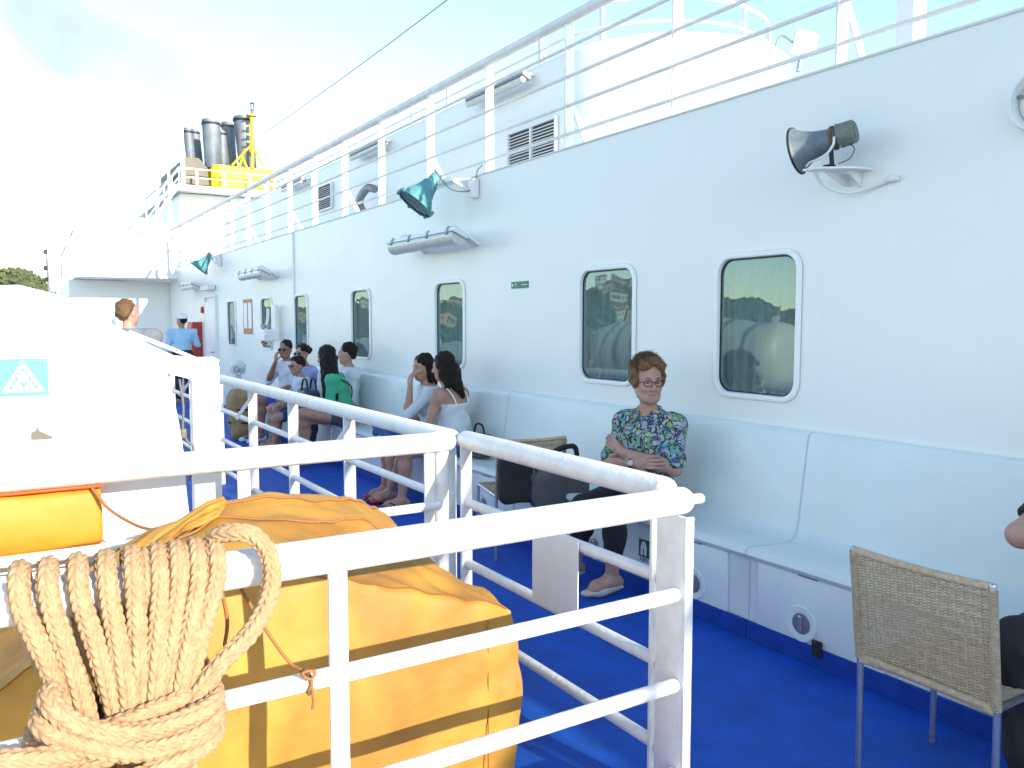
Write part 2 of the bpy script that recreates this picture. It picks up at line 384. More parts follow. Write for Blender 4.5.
# far and rear ends plus the starboard side
bm = NB(); box(bm, (8.95, 6.0, 1.4), (0.05, 31.9, 2.84)); box(bm, (6.3, y0+0.03, 1.4), (5.14, 0.06, 2.84)); box(bm, (6.3, y1-0.03, 1.4), (5.14, 0.06, 2.84))
obj('end_wall', bm, M['white'], house, origin=HO).location = (0, 0, 0)

def glass_mat():
    m = bpy.data.materials.new('tinted_window_glass'); m.use_nodes = True; t = m.node_tree; t.nodes.clear()
    out = t.nodes.new('ShaderNodeOutputMaterial'); mix = t.nodes.new('ShaderNodeMixShader'); gl = t.nodes.new('ShaderNodeBsdfGlossy'); tr = t.nodes.new('ShaderNodeBsdfTransparent')
    gl.inputs['Color'].default_value = (0.62, 0.84, 0.88, 1); gl.inputs['Roughness'].default_value = 0.006
    tr.inputs['Color'].default_value = (0.30, 0.46, 0.45, 1)
    co = t.nodes.new('ShaderNodeTexCoord'); n = t.nodes.new('ShaderNodeTexNoise'); n.inputs['Scale'].default_value = 2.6; n.inputs['Detail'].default_value = 1
    bp = t.nodes.new('ShaderNodeBump'); bp.inputs['Strength'].default_value = 0.10; bp.inputs['Distance'].default_value = 0.02
    t.links.new(co.outputs['Object'], n.inputs[0]); t.links.new(n.outputs[0], bp.inputs['Height']); t.links.new(bp.outputs[0], gl.inputs['Normal'])
    fr = t.nodes.new('ShaderNodeLayerWeight'); fr.inputs[0].default_value = 0.25
    mr = t.nodes.new('ShaderNodeMapRange'); mr.inputs[3].default_value = 0.145; mr.inputs[4].default_value = 0.38
    t.links.new(fr.outputs['Fresnel'], mr.inputs[0]); t.links.new(mr.outputs[0], mix.inputs[0])
    t.links.new(tr.outputs[0], mix.inputs[1]); t.links.new(gl.outputs[0], mix.inputs[2])
    # pale veil mixed into the colour to lighten the dark panes, thicker in streaks
    veil = t.nodes.new('ShaderNodeBsdfDiffuse'); veil.inputs[0].default_value = (0.42, 0.55, 0.54, 1); m2 = t.nodes.new('ShaderNodeMixShader')
    mp = t.nodes.new('ShaderNodeMapping'); mp.inputs['Scale'].default_value = (1, 14, 1.2); n2 = t.nodes.new('ShaderNodeTexNoise'); n2.inputs['Scale'].default_value = 1.6; n2.inputs['Detail'].default_value = 5
    t.links.new(co.outputs['Object'], mp.inputs[0]); t.links.new(mp.outputs[0], n2.inputs[0]); m3 = t.nodes.new('ShaderNodeMapRange'); m3.inputs[1].default_value = 0.3; m3.inputs[2].default_value = 0.7; m3.inputs[3].default_value = 0.12; m3.inputs[4].default_value = 0.26
    t.links.new(n2.outputs[0], m3.inputs[0]); t.links.new(m3.outputs[0], m2.inputs[0]); t.links.new(mix.outputs[0], m2.inputs[1]); t.links.new(veil.outputs[0], m2.inputs[2]); t.links.new(m2.outputs[0], out.inputs[0])
    return m
M['glass'] = glass_mat()
M['curtain'] = mat('teal_cabin_curtain', (0.55, 0.63, 0.60), 0.85, var=0.2, vscale=8)
def window(cy, w, k):
    cz = (WZ0+WZ1)/2; h = WZ1-WZ0
    # frame ring: flat flange proud of the plate, with a reveal running inwards
    bm = NB()
    prof = [(0.0, -0.004), (0.004, -0.016), (0.020, -0.020), (0.030, -0.016), (0.034, 0.0), (0.036, 0.05)]   # inset from outer edge, x offset
    rings = []
    for ins, dx in prof:
        rings.append([bm.verts.new((dx, a-cy, b-cz)) for a, b in rrect(cy, cz, w-2*ins, h-2*ins, 0.115-ins*0.8)])
    for a, b in zip(rings, rings[1:]):
        n = len(a)
        for i in range(n): bm.faces.new((a[i], a[(i+1) % n], b[(i+1) % n], b[i]))
    win = obj('window', bm, M['frame'], house, smooth=50); win.location = (0, cy-5, cz)
    bm = NB(); f = bm.faces.new([bm.verts.new((0.012, a-cy, b-cz)) for a, b in rrect(cy, cz, w-0.07, h-0.07, 0.088)])
    obj('pane', bm, M['glass'], win)
    bm = NB(); gasket = []
    for ins, dx in ((0.034, 0.006), (0.042, 0.006), (0.042, 0.011)):
        gasket.append([bm.verts.new((dx, a-cy, b-cz)) for a, b in rrect(cy, cz, w-2*ins, h-2*ins, 0.088)])
    for a, b in zip(gasket, gasket[1:]):
        n = len(a)
        for i in range(n): bm.faces.new((a[i], a[(i+1) % n], b[(i+1) % n], b[i]))
    obj('gasket', bm, M['dark'], win)
    bm = NB(); N = 90; a0, a1 = (-w*0.62, w*0.62)
    rows = []
    for i in range(N+1):
        y = a0+(a1-a0)*i/N
        x = 0.11+0.022*math.sin(i*0.75+k)+0.012*math.sin(i*0.31+2*k)
        rows.append((bm.verts.new((x, y, -h*0.62)), bm.verts.new((x, y, h*0.62))))
    for p, q in zip(rows, rows[1:]): bm.faces.new((p[0], q[0], q[1], p[1]))
    obj('curtain', bm, M['curtain'], win, smooth=80)
for k, (cy, w) in enumerate(WIN): window(cy, w, k)
# cabin door at the far end
bm = NB(); box(bm, (-0.022, 17.35-5, 1.08), (0.04, 0.86, 1.86), 0.01); door = obj('door', bm, M['white'], house)
bm = NB()
for yy in (16.87, 17.83): box(bm, (-0.018, yy-5, 1.06), (0.05, 0.06, 2.06), 0.006)
box(bm, (-0.018, 17.35-5, 2.12), (0.05, 1.02, 0.06), 0.006); obj('door_frame', bm, M['white'], door)
bm = NB(); tube(bm, [(-0.045, 17.02-5, 1.0), (-0.085, 17.02-5, 1.0), (-0.085, 17.14-5, 1.0)], 0.011, 8); obj('handle', bm, M['grey'], door)
bm = NB(); box(bm, (-0.09, 17.25-5, 2.28), (0.16, 0.7, 0.10), 0.02); obj('door_hood', bm, M['white'], house)

# ---- writing and signs on the wall (each a flat plate of its own)
def wall_sign(label, y, z, w, h, m, name='wall_sign'):
    bm = NB(); box(bm, (0, 0, 0), (0.004, w, h)); o = obj(name, bm, m); o.location = (XW-0.003, y, z); return tag(o, label, 'sign')
s = wall_sign('tiny green exit direction sign on white wall between two windows', 5.75, 1.905, 0.26, 0.055, M['green_sign'])
bm = NB(); prism(bm, [(0.115, 0.016), (0.115, -0.016), (0.088, 0.0)], 'x', -0.0045, -0.0025); obj('arrow', bm, M['sign_white'], s)
bm = text_bm('9', 0.045, wallface(-0.0035, 0.055, 0.0)); obj('lettering', bm, M['sign_white'], s)
bm = NB(); box(bm, (-0.0033, -0.075, 0.0), (0.002, 0.085, 0.006)); obj('bar', bm, M['sign_white'], s)
pf = mat('orange_brown_frame', (0.55, 0.24, 0.12), 0.6, var=0.2, vscale=20)
pn = wall_sign('orange framed notice panel on white wall between two far windows', 14.5, 1.69, 0.62, 0.60, pf, 'notice_panel')
for dy in (-0.15, 0.15):
    bm = NB(); box(bm, (-0.0035, dy, 0.02), (0.003, 0.22, 0.44)); obj('sheet', bm, M['sign_white'], pn)

# ================================================================== BENCH along the wall
BP = [(3.172, 0.03), (3.172, 0.395), (3.166, 0.41), (3.146, 0.42), (3.136, 0.438), (3.142, 0.458), (3.162, 0.468), (3.20, 0.468), (3.43, 0.452),
      (3.475, 0.456), (3.507, 0.476), (3.524, 0.51), (3.534, 0.56), (3.592, 0.975), (3.600, 1.003), (3.618, 1.017), (3.655, 1.019), (3.655, 0.03)]
bench = thing('deck_bench', 'long white fibreglass bench built along the deckhouse wall', 'bench', (3.4, 5, 0))
BO = Vector((3.4, 5, 0))
seams = [-9.2, -6.2, -3.2, -0.2, 2.82, 5.82, 8.82, 12.35]
for a, b in zip(seams, seams[1:]):
    bm = NB(); prism(bm, BP, 'y', a+0.003, b-0.003)
    sec = obj('bench_section', bm, M['frp'], bench, smooth=40, origin=BO); sec.location = (0, 0, 0)
    bm = NB(); ring = [(x-0.0015 if x < 3.6 else x-0.001, z+0.001) for x, z in BP[1:-1]]
    for i in range(len(ring)-1):
        p, q = ring[i], ring[i+1]
        bm.faces.new([bm.verts.new(v) for v in ((p[0], b-0.005, p[1]), (q[0], b-0.005, q[1]), (q[0], b+0.005, q[1]), (p[0], b+0.005, p[1]))])
    obj('seam_strip', bm, M['seam'], bench, origin=BO).location = (0, 0, 0)
    for s in (0, 1, 2):
        ya, yb = ((a+0.14, a+0.72), (b-0.76, b-0.06), (a+1.02, a+1.66))[s]
        if yb > b-0.02: continue
        cy, cz = (ya+yb)/2, 0.245
        bm = NB()
        box(bm, (0, 0, 0), (0.014, yb-ya, 0.325), 0.005)
        h = obj('hatch', bm, M['frp'], sec, smooth=40); h.location = (3.172-3.4-0.004, cy-5, cz)
        bm = NB()
        rg = [rrect(0, 0, yb-ya+0.014, 0.339, 0.012, 3), rrect(0, 0, yb-ya-0.001, 0.324, 0.008, 3)]
        V = [[bm.verts.new((0.0025, p, q)) for p, q in r_] for r_ in rg]
        for i in range(len(V[0])): bm.faces.new((V[0][i], V[0][(i+1) % len(V[0])], V[1][(i+1) % len(V[0])], V[1][i]))
        obj('hatch_gap', bm, M['seam'], h)
        ky = (yb-ya)/2-0.27 if s == 1 else -((yb-ya)/2-0.24)
        mt = Matrix.Translation((-0.008, ky, -0.065)) @ Matrix.Rotation(-math.pi/2, 4, 'Y')
        bm = NB(); lathe(bm, [(0.088, 0.0), (0.084, 0.006), (0.076, 0.007), (0.058, 0.002), (0.05, 0.0015)], mt, 28); obj('pull_rim', bm, M['frp'], h, smooth=40)
        bm = NB(); lathe(bm, [(0.050, 0.0035), (0.044, 0.004), (0.0, 0.004)], mt, 24); obj('pull_cup', bm, M['grey'], h, smooth=40)
        bm = NB(); box(bm, (-0.016, ky+0.004, -0.065), (0.012, 0.022, 0.076), 0.004); obj('pull_handle', bm, M['chrome'], h)
        # hinge at the top edge
        bm = NB(); box(bm, (-0.009, 0.05 if s else -0.05, 0.166), (0.006, 0.11, 0.010), 0.002); obj('hinge', bm, M['grey'], h)
    # blue painted foot of the bench
    bm = NB(); box(bm, (3.160, (a+b)/2, 0.048), (0.014, b-a-0.004, 0.096), 0.003); obj('kick_strip', bm, M['kick'], bench, origin=BO).location = (0, 0, 0)
bm = NB(); box(bm, (3.146, 2.39, 0.095), (0.02, 0.05, 0.075), 0.006); box(bm, (3.14, 2.39, 0.122), (0.026, 0.032, 0.02), 0.004)
obj('latch', bm, M['dark'], bench, origin=BO).location = (0, 0, 0)
bm = NB(); box(bm, (3.146, 6.40, 0.095), (0.02, 0.05, 0.06), 0.006); obj('latch', bm, M['dark'], bench, origin=BO).location = (0, 0, 0)
# lifejacket sign on the bench front
bm = NB(); box(bm, (0, 0, 0.022), (0.004, 0.088, 0.105)); ls = obj('lifejacket_sign', bm, M['green_sign']); ls.location = (3.170, 3.62, 0.25)
tag(ls, 'small green lifejacket sign stuck on white bench front', 'sign')
bm = NB(); prism(bm, [(-0.024, -0.020), (-0.026, 0.03), (-0.014, 0.058), (0, 0.064), (0.014, 0.058), (0.026, 0.03), (0.024, -0.020), (0.006, -0.020), (0.005, 0.022), (-0.005, 0.022), (-0.006, -0.020)], 'x', -0.0042, -0.0025); obj('symbol', bm, M['sign_white'], ls)
bm = text_bm('8 SETS', 0.026, wallface(-0.0008, 0, -0.048)); obj('lettering', bm, M['green_sign'], ls)

# ================================================================== UPPER DECK: rail, house with rounded front
def brace_post(bm, x, y, z0, z1, w=0.075, t=0.018):
    box(bm, (x, y, (z0+z1)/2), (t, w, z1-z0), 0.003)
UR = thing('upper_deck_railing', 'white bar railing along the edge of the upper deck', 'railing', (3.72, 5, 2.9))
UO = Vector((3.72, 5, 2.9))
bm = NB(); tube(bm, [(3.72, -9.5, 3.87), (3.72, 21.9, 3.87)], 0.040, 14, round_end=True); obj('top_rail', bm, M['rail'], UR, smooth=50, origin=UO).location = (0, 0, 0)
for z in (3.66, 3.445, 3.23, 3.02):
    bm = NB(); tube(bm, [(3.72, -9.45, z), (3.72, 21.85, z)], 0.014, 8); obj('mid_rail', bm, M['rail'], UR, smooth=50, origin=UO).location = (0, 0, 0)
ups = [2.80, 4.02, 5.19, 6.39, 7.56, 8.80, 9.97, 11.12, 12.25, 13.45, 14.67, 15.85, 17.05, 18.25, 19.45, 20.65, 21.8, 1.6, 0.4, -0.8, -2.0, -3.2, -4.4, -5.6, -6.8, -8.0, -9.2]
for k, y in enumerate(ups):
    bm = NB(); brace_post(bm, 3.745, y, 2.9, 3.85, 0.014, 0.085); po = obj('post', bm, M['rail'], UR, origin=UO); po.location = (0, 0, 0)
    if k % 2 == 0:
        bm = NB(); prism(bm, [(3.75, 3.32), (3.75, 3.25), (3.93, 2.902), (4.0, 2.902)], 'y', y-0.008, y+0.008); obj('stay', bm, M['rail'], po, origin=UO).location = (0, 0, 0)
# upper house
UH = thing('upper_deckhouse', 'white upper deckhouse with rounded front behind the upper railing', 'deckhouse', (6.25, 10, 2.9))
HO2 = Vector((6.25, 10, 2.9))
def stadium(r, cx=6.25, cy=6.95, yb=21.5, n=40):
    return [(cx-r, yb)]+[(cx-r*math.cos(math.pi*k/n), cy-r*math.sin(math.pi*k/n)) for k in range(n+1)]+[(cx+r, yb)]
bm = NB()
lv = [(1.35, 2.9), (1.35, 4.24), (1.342, 4.275), (1.325, 4.295), (1.30, 4.30)]
rings = [[bm.verts.new((x, y, z)) for x, y in stadium(r_)] for r_, z in lv]
for a, b in zip(rings, rings[1:]):
    for i in range(len(a)): bm.faces.new((a[i], a[(i+1) % len(a)], b[(i+1) % len(a)], b[i]))
bm.faces.new(rings[-1]); bm.faces.new(rings[0][::-1])
obj('wall', bm, M['steel'], UH, smooth=40, origin=HO2).location = (0, 0, 0)
def louver(y0, y1, z0, z1, cols):
    bm = NB(); ww = y1-y0
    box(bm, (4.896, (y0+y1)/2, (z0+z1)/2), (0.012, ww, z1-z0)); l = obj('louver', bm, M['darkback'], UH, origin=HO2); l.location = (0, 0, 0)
    bm = NB(); n = int((z1-z0)/0.032)
    for c in range(cols):
        a = y0+ww*c/cols+0.012; b = y0+ww*(c+1)/cols-0.012
        for i in range(n):
            z = z0+0.016+(z1-z0-0.02)*i/n
            box(bm, (4.876, (a+b)/2, z), (0.034, b-a, 0.006), rot=Euler((0, R(-35), 0)))
    obj('slats', bm, M['white'], l, origin=HO2).location = (0, 0, 0)
    bm = NB()
    for c in range(cols+1): box(bm, (4.874, y0+ww*c/cols, (z0+z1)/2), (0.04, 0.024, z1-z0+0.03))
    for z in (z0-0.01, z1+0.01): box(bm, (4.874, (y0+y1)/2, z), (0.036, ww, 0.02))
    obj('louver_frame', bm, M['white'], l, origin=HO2).location = (0, 0, 0)

louver(6.98, 7.90, 3.28, 3.66, 2); louver(13.6, 14.3, 3.55, 3.95, 1)
bm = NB(); tube(bm, smoothcurve([(4.9, 11.8, 3.2), (4.7, 11.75, 3.25), (4.62, 11.7, 3.4), (4.66, 11.5, 3.55), (4.7, 11.3, 3.52)], 6), 0.06, 10); obj('vent_pipe', bm, M['grey'], UH, smooth=50, origin=HO2).location = (0, 0, 0)
RL = thing('roof_railing', 'white curved railing on top of the rounded upper deckhouse', 'railing', (6.25, 7, 4.3)); RO = Vector((6.25, 7, 4.3))
for z, r_, rad in ((4.80, 1.26, 0.022), (4.56, 1.29, 0.016)):
    bm = NB(); tube(bm, [(x, y, z) for x, y in stadium(r_, 6.45, 7.33, 21.2)], rad, 8); obj('rail', bm, M['rail'], RL, smooth=60, origin=RO).location = (0, 0, 0)
pts = [(5.16, y) for y in (7.7, 8.8, 9.9, 11.0, 12.1, 13.2, 14.3, 15.4, 16.5, 17.6, 18.7)]+[(6.45-1.27*math.cos(R(a)), 7.33-1.27*math.sin(R(a))) for a in (25, 60, 95, 130, 165)]
for x, y in pts:
    bm = NB(); box(bm, (x, y, 4.55), (0.022, 0.05, 0.50)); c = Vector((6.45, max(y, 7.33), 0)); d = (c-Vector((x, y, 0))).normalized()
    tube(bm, [(x, y, 4.62), (x+d.x*0.2, y+d.y*0.2, 4.30)], 0.016, 6); obj('post', bm, M['rail'], RL, origin=RO).location = (0, 0, 0)
# thick white pipe and thin post standing on the upper deck near the rail
bm = NB(); tube(bm, [(4.3, 2.75, 2.9), (4.3, 2.75, 5.6)], 0.052, 20); box(bm, (4.3, 2.75, 2.91), (0.22, 0.22, 0.02)); box(bm, (4.24, 2.77, 4.2), (0.012, 0.10, 2.6))
tag(obj('vent_pipe', bm, M['white'], smooth=50, origin=(4.3, 2.75, 2.9)), 'thick white upright pipe behind upper railing at top right', 'pipe')

# ================================================================== FAR END of the deck: bulkhead, bridge wing, funnel deck
bm = NB(); box(bm, (2.65, 22.1, 1.3), (2.4, 0.12, 2.6)); box(bm, (1.5, 24.0, 1.3), (0.1, 3.8, 2.6)); box(bm, (2.62, 24.1, 1.3), (0.10, 3.6, 2.58))
bk = tag(obj('bulkhead', bm, M['steel'], origin=(2.5, 22, 0)), 'white steel bulkhead closing the far end of the deck', 'bulkhead')
WG = thing('bridge_wing', 'white overhanging wing deck with solid bulwark above the far bulkhead', 'wing deck', (2.6, 21.5, 2.6)); WO = Vector((2.6, 21.5, 2.6))
bm = NB(); box(bm, (2.60, 22.4, 2.72), (2.12, 3.2, 0.20)); box(bm, (3.75, 24.2, 3.5), (1.75, 0.1, 1.4)); obj('slab', bm, M['white'], WG, origin=WO).location = (0, 0, 0)
bm = NB(); box(bm, (2.24, 20.84, 3.22), (1.40, 0.06, 0.80)); box(bm, (1.56, 22.4, 3.22), (0.06, 3.06, 0.80)); obj('bulwark', bm, M['white'], WG, origin=WO).location = (0, 0, 0)
for z, r_ in ((3.86, 0.03), (3.56, 0.018), (3.26, 0.018), (3.0, 0.018)):
    bm = NB(); tube(bm, [(2.95, 20.84, z), (3.9, 20.84, z)], r_, 8); obj('wing_rail', bm, M['rail'], WG, origin=WO).location = (0, 0, 0)
for x in (2.97, 3.45, 3.9):
    bm = NB(); box(bm, (x, 20.84, 3.35), (0.05, 0.02, 1.05)); obj('post', bm, M['rail'], WG, origin=WO).location = (0, 0, 0)
FH = thing('funnel_deckhouse', 'white blocky deckhouse under the yellow funnel base', 'deckhouse', (6.2, 26, 2.9)); FO = Vector((6.2, 26, 2.9))
bm = NB(); box(bm, (6.25, 29.6, 4.15), (3.1, 7.0, 2.5)); obj('wall', bm, M['steel'], FH, origin=FO).location = (0, 0, 0)
bm = NB(); box(bm, (6.15, 29.4, 5.50), (3.3, 7.6, 0.16)); obj('deck_slab', bm, M['white'], FH, origin=FO).location = (0, 0, 0)
bm = NB()
tube(bm, [(3.1, 21.5, 4.30), (4.6, 25.6, 6.05)], 0.03, 8); tube(bm, [(3.1, 21.5, 4.05), (4.6, 25.6, 5.80)], 0.018, 8); tube(bm, [(3.1, 21.5, 3.8), (4.6, 25.6, 5.58)], 0.05, 8)
for k in range(5):
    t = k/4; box(bm, (3.1+1.5*t, 21.5+4.1*t, 4.05+1.75*t), (0.03, 0.03, 0.55))
tag(obj('stairway', bm, M['rail'], origin=(3.1, 21.5, 3.8)), 'white inclined stair rising to the funnel deck', 'stairs')
FR = thing('funnel_railing', 'white two bar railing round the funnel deck', 'railing', (6, 25.65, 5.58)); FRO = Vector((6, 25.65, 5.58))
for z in (6.07, 5.82):
    bm = NB(); tube(bm, [(4.72, 33, z), (4.72, 25.7, z), (7.7, 25.7, z), (7.7, 33, z)], 0.03, 8); obj('rail', bm, M['rail'], FR, origin=FRO).location = (0, 0, 0)
for x in (4.72, 5.11, 5.9, 6.65, 7.4):
    bm = NB(); box(bm, (x, 25.7, 5.82), (0.06, 0.04, 0.5)); obj('post', bm, M['rail'], FR, origin=FRO).location = (0, 0, 0)
FN = thing('funnel_casing', 'yellow and khaki funnel casing under the exhaust stacks', 'funnel', (6.2, 27, 5.58)); FNO = Vector((6.2, 27, 5.58))
bm = NB(); prism(bm, [(7.45, 26.0), (7.45, 31), (5.55, 31), (5.55, 26.4), (5.62, 26.15), (5.8, 26.0)], 'z', 5.58, 6.32); obj('casing', bm, M['yellow'], FN, origin=FNO).location = (0, 0, 0)
bm = NB(); prism(bm, [(4.80, 5.58), (4.80, 6.40), (4.86, 6.46), (5.26, 6.47), (5.38, 6.34), (5.5, 6.2), (5.54, 5.58)], 'y', 26.1, 30); obj('side_block', bm, M['khaki'], FN, origin=FNO).location = (0, 0, 0)  # khaki block on the left of the yellow casing
bm = NB(); box(bm, (6.1, 27.5, 6.28), (1.5, 1.6, 0.16), 0.03); obj('grating', bm, M['dark'], FN, origin=FNO).location = (0, 0, 0)
stacks = [(5.12, 5.21, 0.145, 7.42, 26.9, 'narrow blue grey exhaust stack leftmost on the funnel', 6.3), (5.44, 5.56, 0.17, 7.56, 27.6, 'grey exhaust stack half hidden behind the thick front one', 6.3),
          (5.69, 5.72, 0.265, 7.62, 26.35, 'thick grey exhaust stack in the left cluster with pale foot', 6.25), (6.06, 6.10, 0.15, 7.43, 26.7, 'short brownish exhaust stack between the two thick stacks', 6.25),
          (6.38, 6.47, 0.20, 7.80, 27.2, 'dark grey exhaust stack behind the yellow mast pair', 6.25), (6.68, 6.81, 0.29, 7.88, 26.5, 'thickest and tallest grey exhaust stack behind the yellow mast', 6.25)]
for xt, xb, r_, zt_, y, lab, zb in stacks:
    bm = NB(); n = 28; f = (y/26.0)
    P = [(xb, y, zb), (xb+(xt-xb)*0.5, y, zb+(zt_-zb)*0.5), (xt, y, zt_)]
    tube(bm, P, [r_*0.92, r_*0.96, r_], n, cap=False)
    for v in bm.verts:
        if v.co.z > zt_-0.1: v.co.z += -0.12*(v.co.x-xt)/r_*0.4-0.05*(v.co.y-y)/r_
    s_ = obj('exhaust_stack', bm, M['soot'], smooth=50, origin=(xb, y, zb)); tag(s_, lab, 'exhaust stack', 'exhaust stacks on the funnel')
    bm = NB(); lathe(bm, [(r_*1.005, -0.03), (r_*1.06, -0.03), (r_*1.06, 0.03), (r_*1.005, 0.03), (r_*0.93, 0.0), (0, -0.2)], Matrix.Translation((xt-xb, 0, zt_-zb-0.06)), n); obj('rim', bm, M['dark'], s_, smooth=40)
YM = thing('signal_mast', 'yellow braced mast with lantern in front of the exhaust stacks', 'mast', (6.8, 25.95, 6.3)); YO = Vector((6.8, 25.95, 6.3))
bm = NB(); tube(bm, [(6.8, 25.95, 6.3), (6.8, 25.95, 7.9)], 0.045, 10); box(bm, (6.8, 25.95, 7.88), (0.28, 0.28, 0.04)); obj('pole', bm, M['yellow'], YM, origin=YO).location = (0, 0, 0)
for a, b in (((6.76, 25.95, 6.98), (6.18, 25.95, 6.32)), ((6.52, 25.95, 6.62), (6.40, 25.95, 6.32)), ((6.5, 25.95, 6.6), (6.62, 25.95, 6.32)), ((6.84, 25.95, 6.92), (7.12, 25.95, 6.4))):
    bm = NB(); tube(bm, [a, b], 0.035, 8); obj('strut', bm, M['yellow'], YM, origin=YO).location = (0, 0, 0)
for z in (7.55, 7.3, 7.08):
    bm = NB(); box(bm, (6.72, 25.95, z), (0.16, 0.05, 0.05)); obj('rung', bm, M['yellow'], YM, origin=YO).location = (0, 0, 0)
bm = NB(); lathe(bm, [(0, 0), (0.07, 0), (0.07, 0.03), (0.045, 0.04), (0.045, 0.13), (0.07, 0.14), (0.07, 0.17)], Matrix.Translation((6.83, 25.95, 7.9)), 14)
for k in range(4): tube(bm, [(6.83+0.06*math.cos(k*1.57+.7), 25.95+0.06*math.sin(k*1.57+.7), 8.05), (6.83+0.06*math.cos(k*1.57+.7), 25.95+0.06*math.sin(k*1.57+.7), 8.25)], 0.012, 6)
lathe(bm, [(0.075, 0), (0.075, 0.03), (0, 0.04)], Matrix.Translation((6.83, 25.95, 8.24)), 14)
obj('lantern', bm, M['soot'], YM, origin=YO).location = (0, 0, 0)
for x, z, r_, lab in ((4.37, 8.46, 0.035, 'tall thin white pole left of the exhaust stacks'), (4.76, 7.91, 0.055, 'thicker white pole at the corner of the funnel deck'), (4.05, 7.65, 0.03, 'faint shorter white pole farthest left of the funnel')):
    bm = NB(); tube(bm, [(x, 25.9, 3.0 if x < 4.5 else 5.4), (x, 25.9, z)], [r_*1.4, r_*0.8], 8); tag(obj('white_pole', bm, M['white'], origin=(x, 25.9, 3.0)), lab, 'pole')
bm = NB(); tube(bm, [Vector((6.85, 25.95, 7.14)).lerp(Vector((4.86, -6, 6.17)), t/30)-Vector((0, 0, 0.25*math.sin(math.pi*t/30))) for t in range(31)], 0.011, 6)
tag(obj('stay_wire', bm, M['grey']), 'thin dark stay wire slanting through the sky from the mast', 'wire')
# foredeck gear, far ahead
FM = thing('foremast', 'thin dark foremast with lamps and grey side arm far ahead on the left', 'mast', (1.85, 38, 0)); 
bm = NB(); tube(bm, [(0, 0, 0), (-0.12, 0, 4.5)], [0.10, 0.04], 10); obj('pole', bm, M['grey'], FM)
for z, dx in ((4.4, -0.1), (3.75, -0.12), (3.3, -0.1)):
    bm = NB(); box(bm, (dx-0.05, 0, z), (0.14, 0.12, 0.18), 0.02); tube(bm, [(dx, 0, z-0.02), (dx-0.34, 0, z-0.06)], 0.02, 6); obj('lamp', bm, M['dark'], FM)
bm = NB(); tube(bm, [(2.3, 39, 0), (2.3, 39, 4.3), (2.78, 39, 5.4)], 0.035, 8); box(bm, (2.78, 39, 5.42), (0.14, 0.1, 0.1))
tag(obj('crane_jib', bm, M['grey'], origin=(2.3, 39, 0)), 'thin grey crane arm slanting up far ahead', 'crane')

# ================================================================== DECK RAILINGS
RZ = [0.755, 0.465, 0.175]
def railing(name, label, loc): return thing(name, label, 'railing', loc, 0, 'white deck railings')
# near cross rail, carries the coiled rope
NR = railing('deck_railing', 'nearest white deck railing crossing the foreground with rope coiled over it', (0.6, 1.85, 0))
def at(o): o.location = (0, 0, 0); return o
NO = Vector((0.6, 1.85, 0))
bm = NB(); tube(bm, [(-1.9, 1.85, 1.05), (1.765, 1.85, 1.05)], 0.043, 20, round_end=True); tube(bm, [(1.80, 1.865, 1.045), (1.872, 1.875, 1.04)], 0.017, 12, round_end=True)
at(obj('top_rail', bm, M['rail'], NR, smooth=50, origin=NO))
for z in RZ:
    bm = NB(); tube(bm, [(-1.9, 1.85, z), (1.745, 1.85, z)], 0.0225, 14, round_end=True); at(obj('mid_rail', bm, M['rail'], NR, smooth=50, origin=NO))
for x in (0.668, -0.35, -1.35):
    bm = NB(); box(bm, (x, 1.868, 0.51), (0.047, 0.014, 1.02), 0.003); at(obj('post', bm, M['rail'], NR, origin=NO))
bm = NB(); box(bm, (1.772, 1.895, 0.50), (0.014, 0.125, 1.0), 0.003); box(bm, (1.782, 1.828, 0.50), (0.034, 0.010, 1.0), 0.002)
at(obj('corner_post', bm, M['rail'], NR, smooth=30, origin=NO))
# side rail, near section (short, with the white plate)
SR = railing('deck_railing', 'short white deck railing section beside the aisle with plate fixed to it', (1.82, 2.7, 0)); SO = Vector((1.82, 2.7, 0))
bm = NB(); tube(bm, [(1.835, 2.00, 1.05), (1.835, 3.35, 1.05)], 0.044, 20, round_end=True); at(obj('top_rail', bm, M['rail'], SR, smooth=50, origin=SO))
for z in RZ:
    bm = NB(); tube(bm, [(1.835, 2.0, z), (1.835, 3.33, z)], 0.0215, 12); at(obj('mid_rail', bm, M['rail'], SR, smooth=50, origin=SO))
for y in (2.02, 3.34):
    bm = NB(); box(bm, (1.827, y, 0.52), (0.058, 0.014, 1.03), 0.003); at(obj('post', bm, M['rail'], SR, origin=SO))
bm = NB(); box(bm, (1.806, 2.585, 0.63), (0.005, 0.31, 0.30), 0.001); at(obj('plate', bm, M['white'], SR, origin=SO))
# side rail, long far section
LR = railing('deck_railing', 'long white deck railing running away along the aisle beside the seated people', (1.8, 7.5, 0)); LO = Vector((1.8, 7.5, 0))
bm = NB(); tube(bm, [(1.80, 3.44, 1.05), (1.80, 12.4, 1.05)], 0.044, 18, round_end=True); at(obj('top_rail', bm, M['rail'], LR, smooth=50, origin=LO))
for z in RZ:
    bm = NB(); tube(bm, [(1.80, 3.46, z), (1.80, 12.35, z)], 0.0215, 12); at(obj('mid_rail', bm, M['rail'], LR, smooth=50, origin=LO))
for k, y in enumerate((3.46, 4.78, 5.92, 7.05, 8.3, 9.6, 10.9, 12.2)):
    bm = NB(); box(bm, (1.80, y, 0.52), (0.075, 0.014, 1.03), 0.003); po = at(obj('post', bm, M['rail'], LR, origin=LO))
    if k % 2 == 1:
        bm = NB(); prism(bm, [(1.80, 1.005), (1.80, 0.965), (1.665, 0.78), (1.645, 0.80)], 'y', y-0.03, y-0.018); at(obj('stay', bm, M['rail'], po, origin=LO))
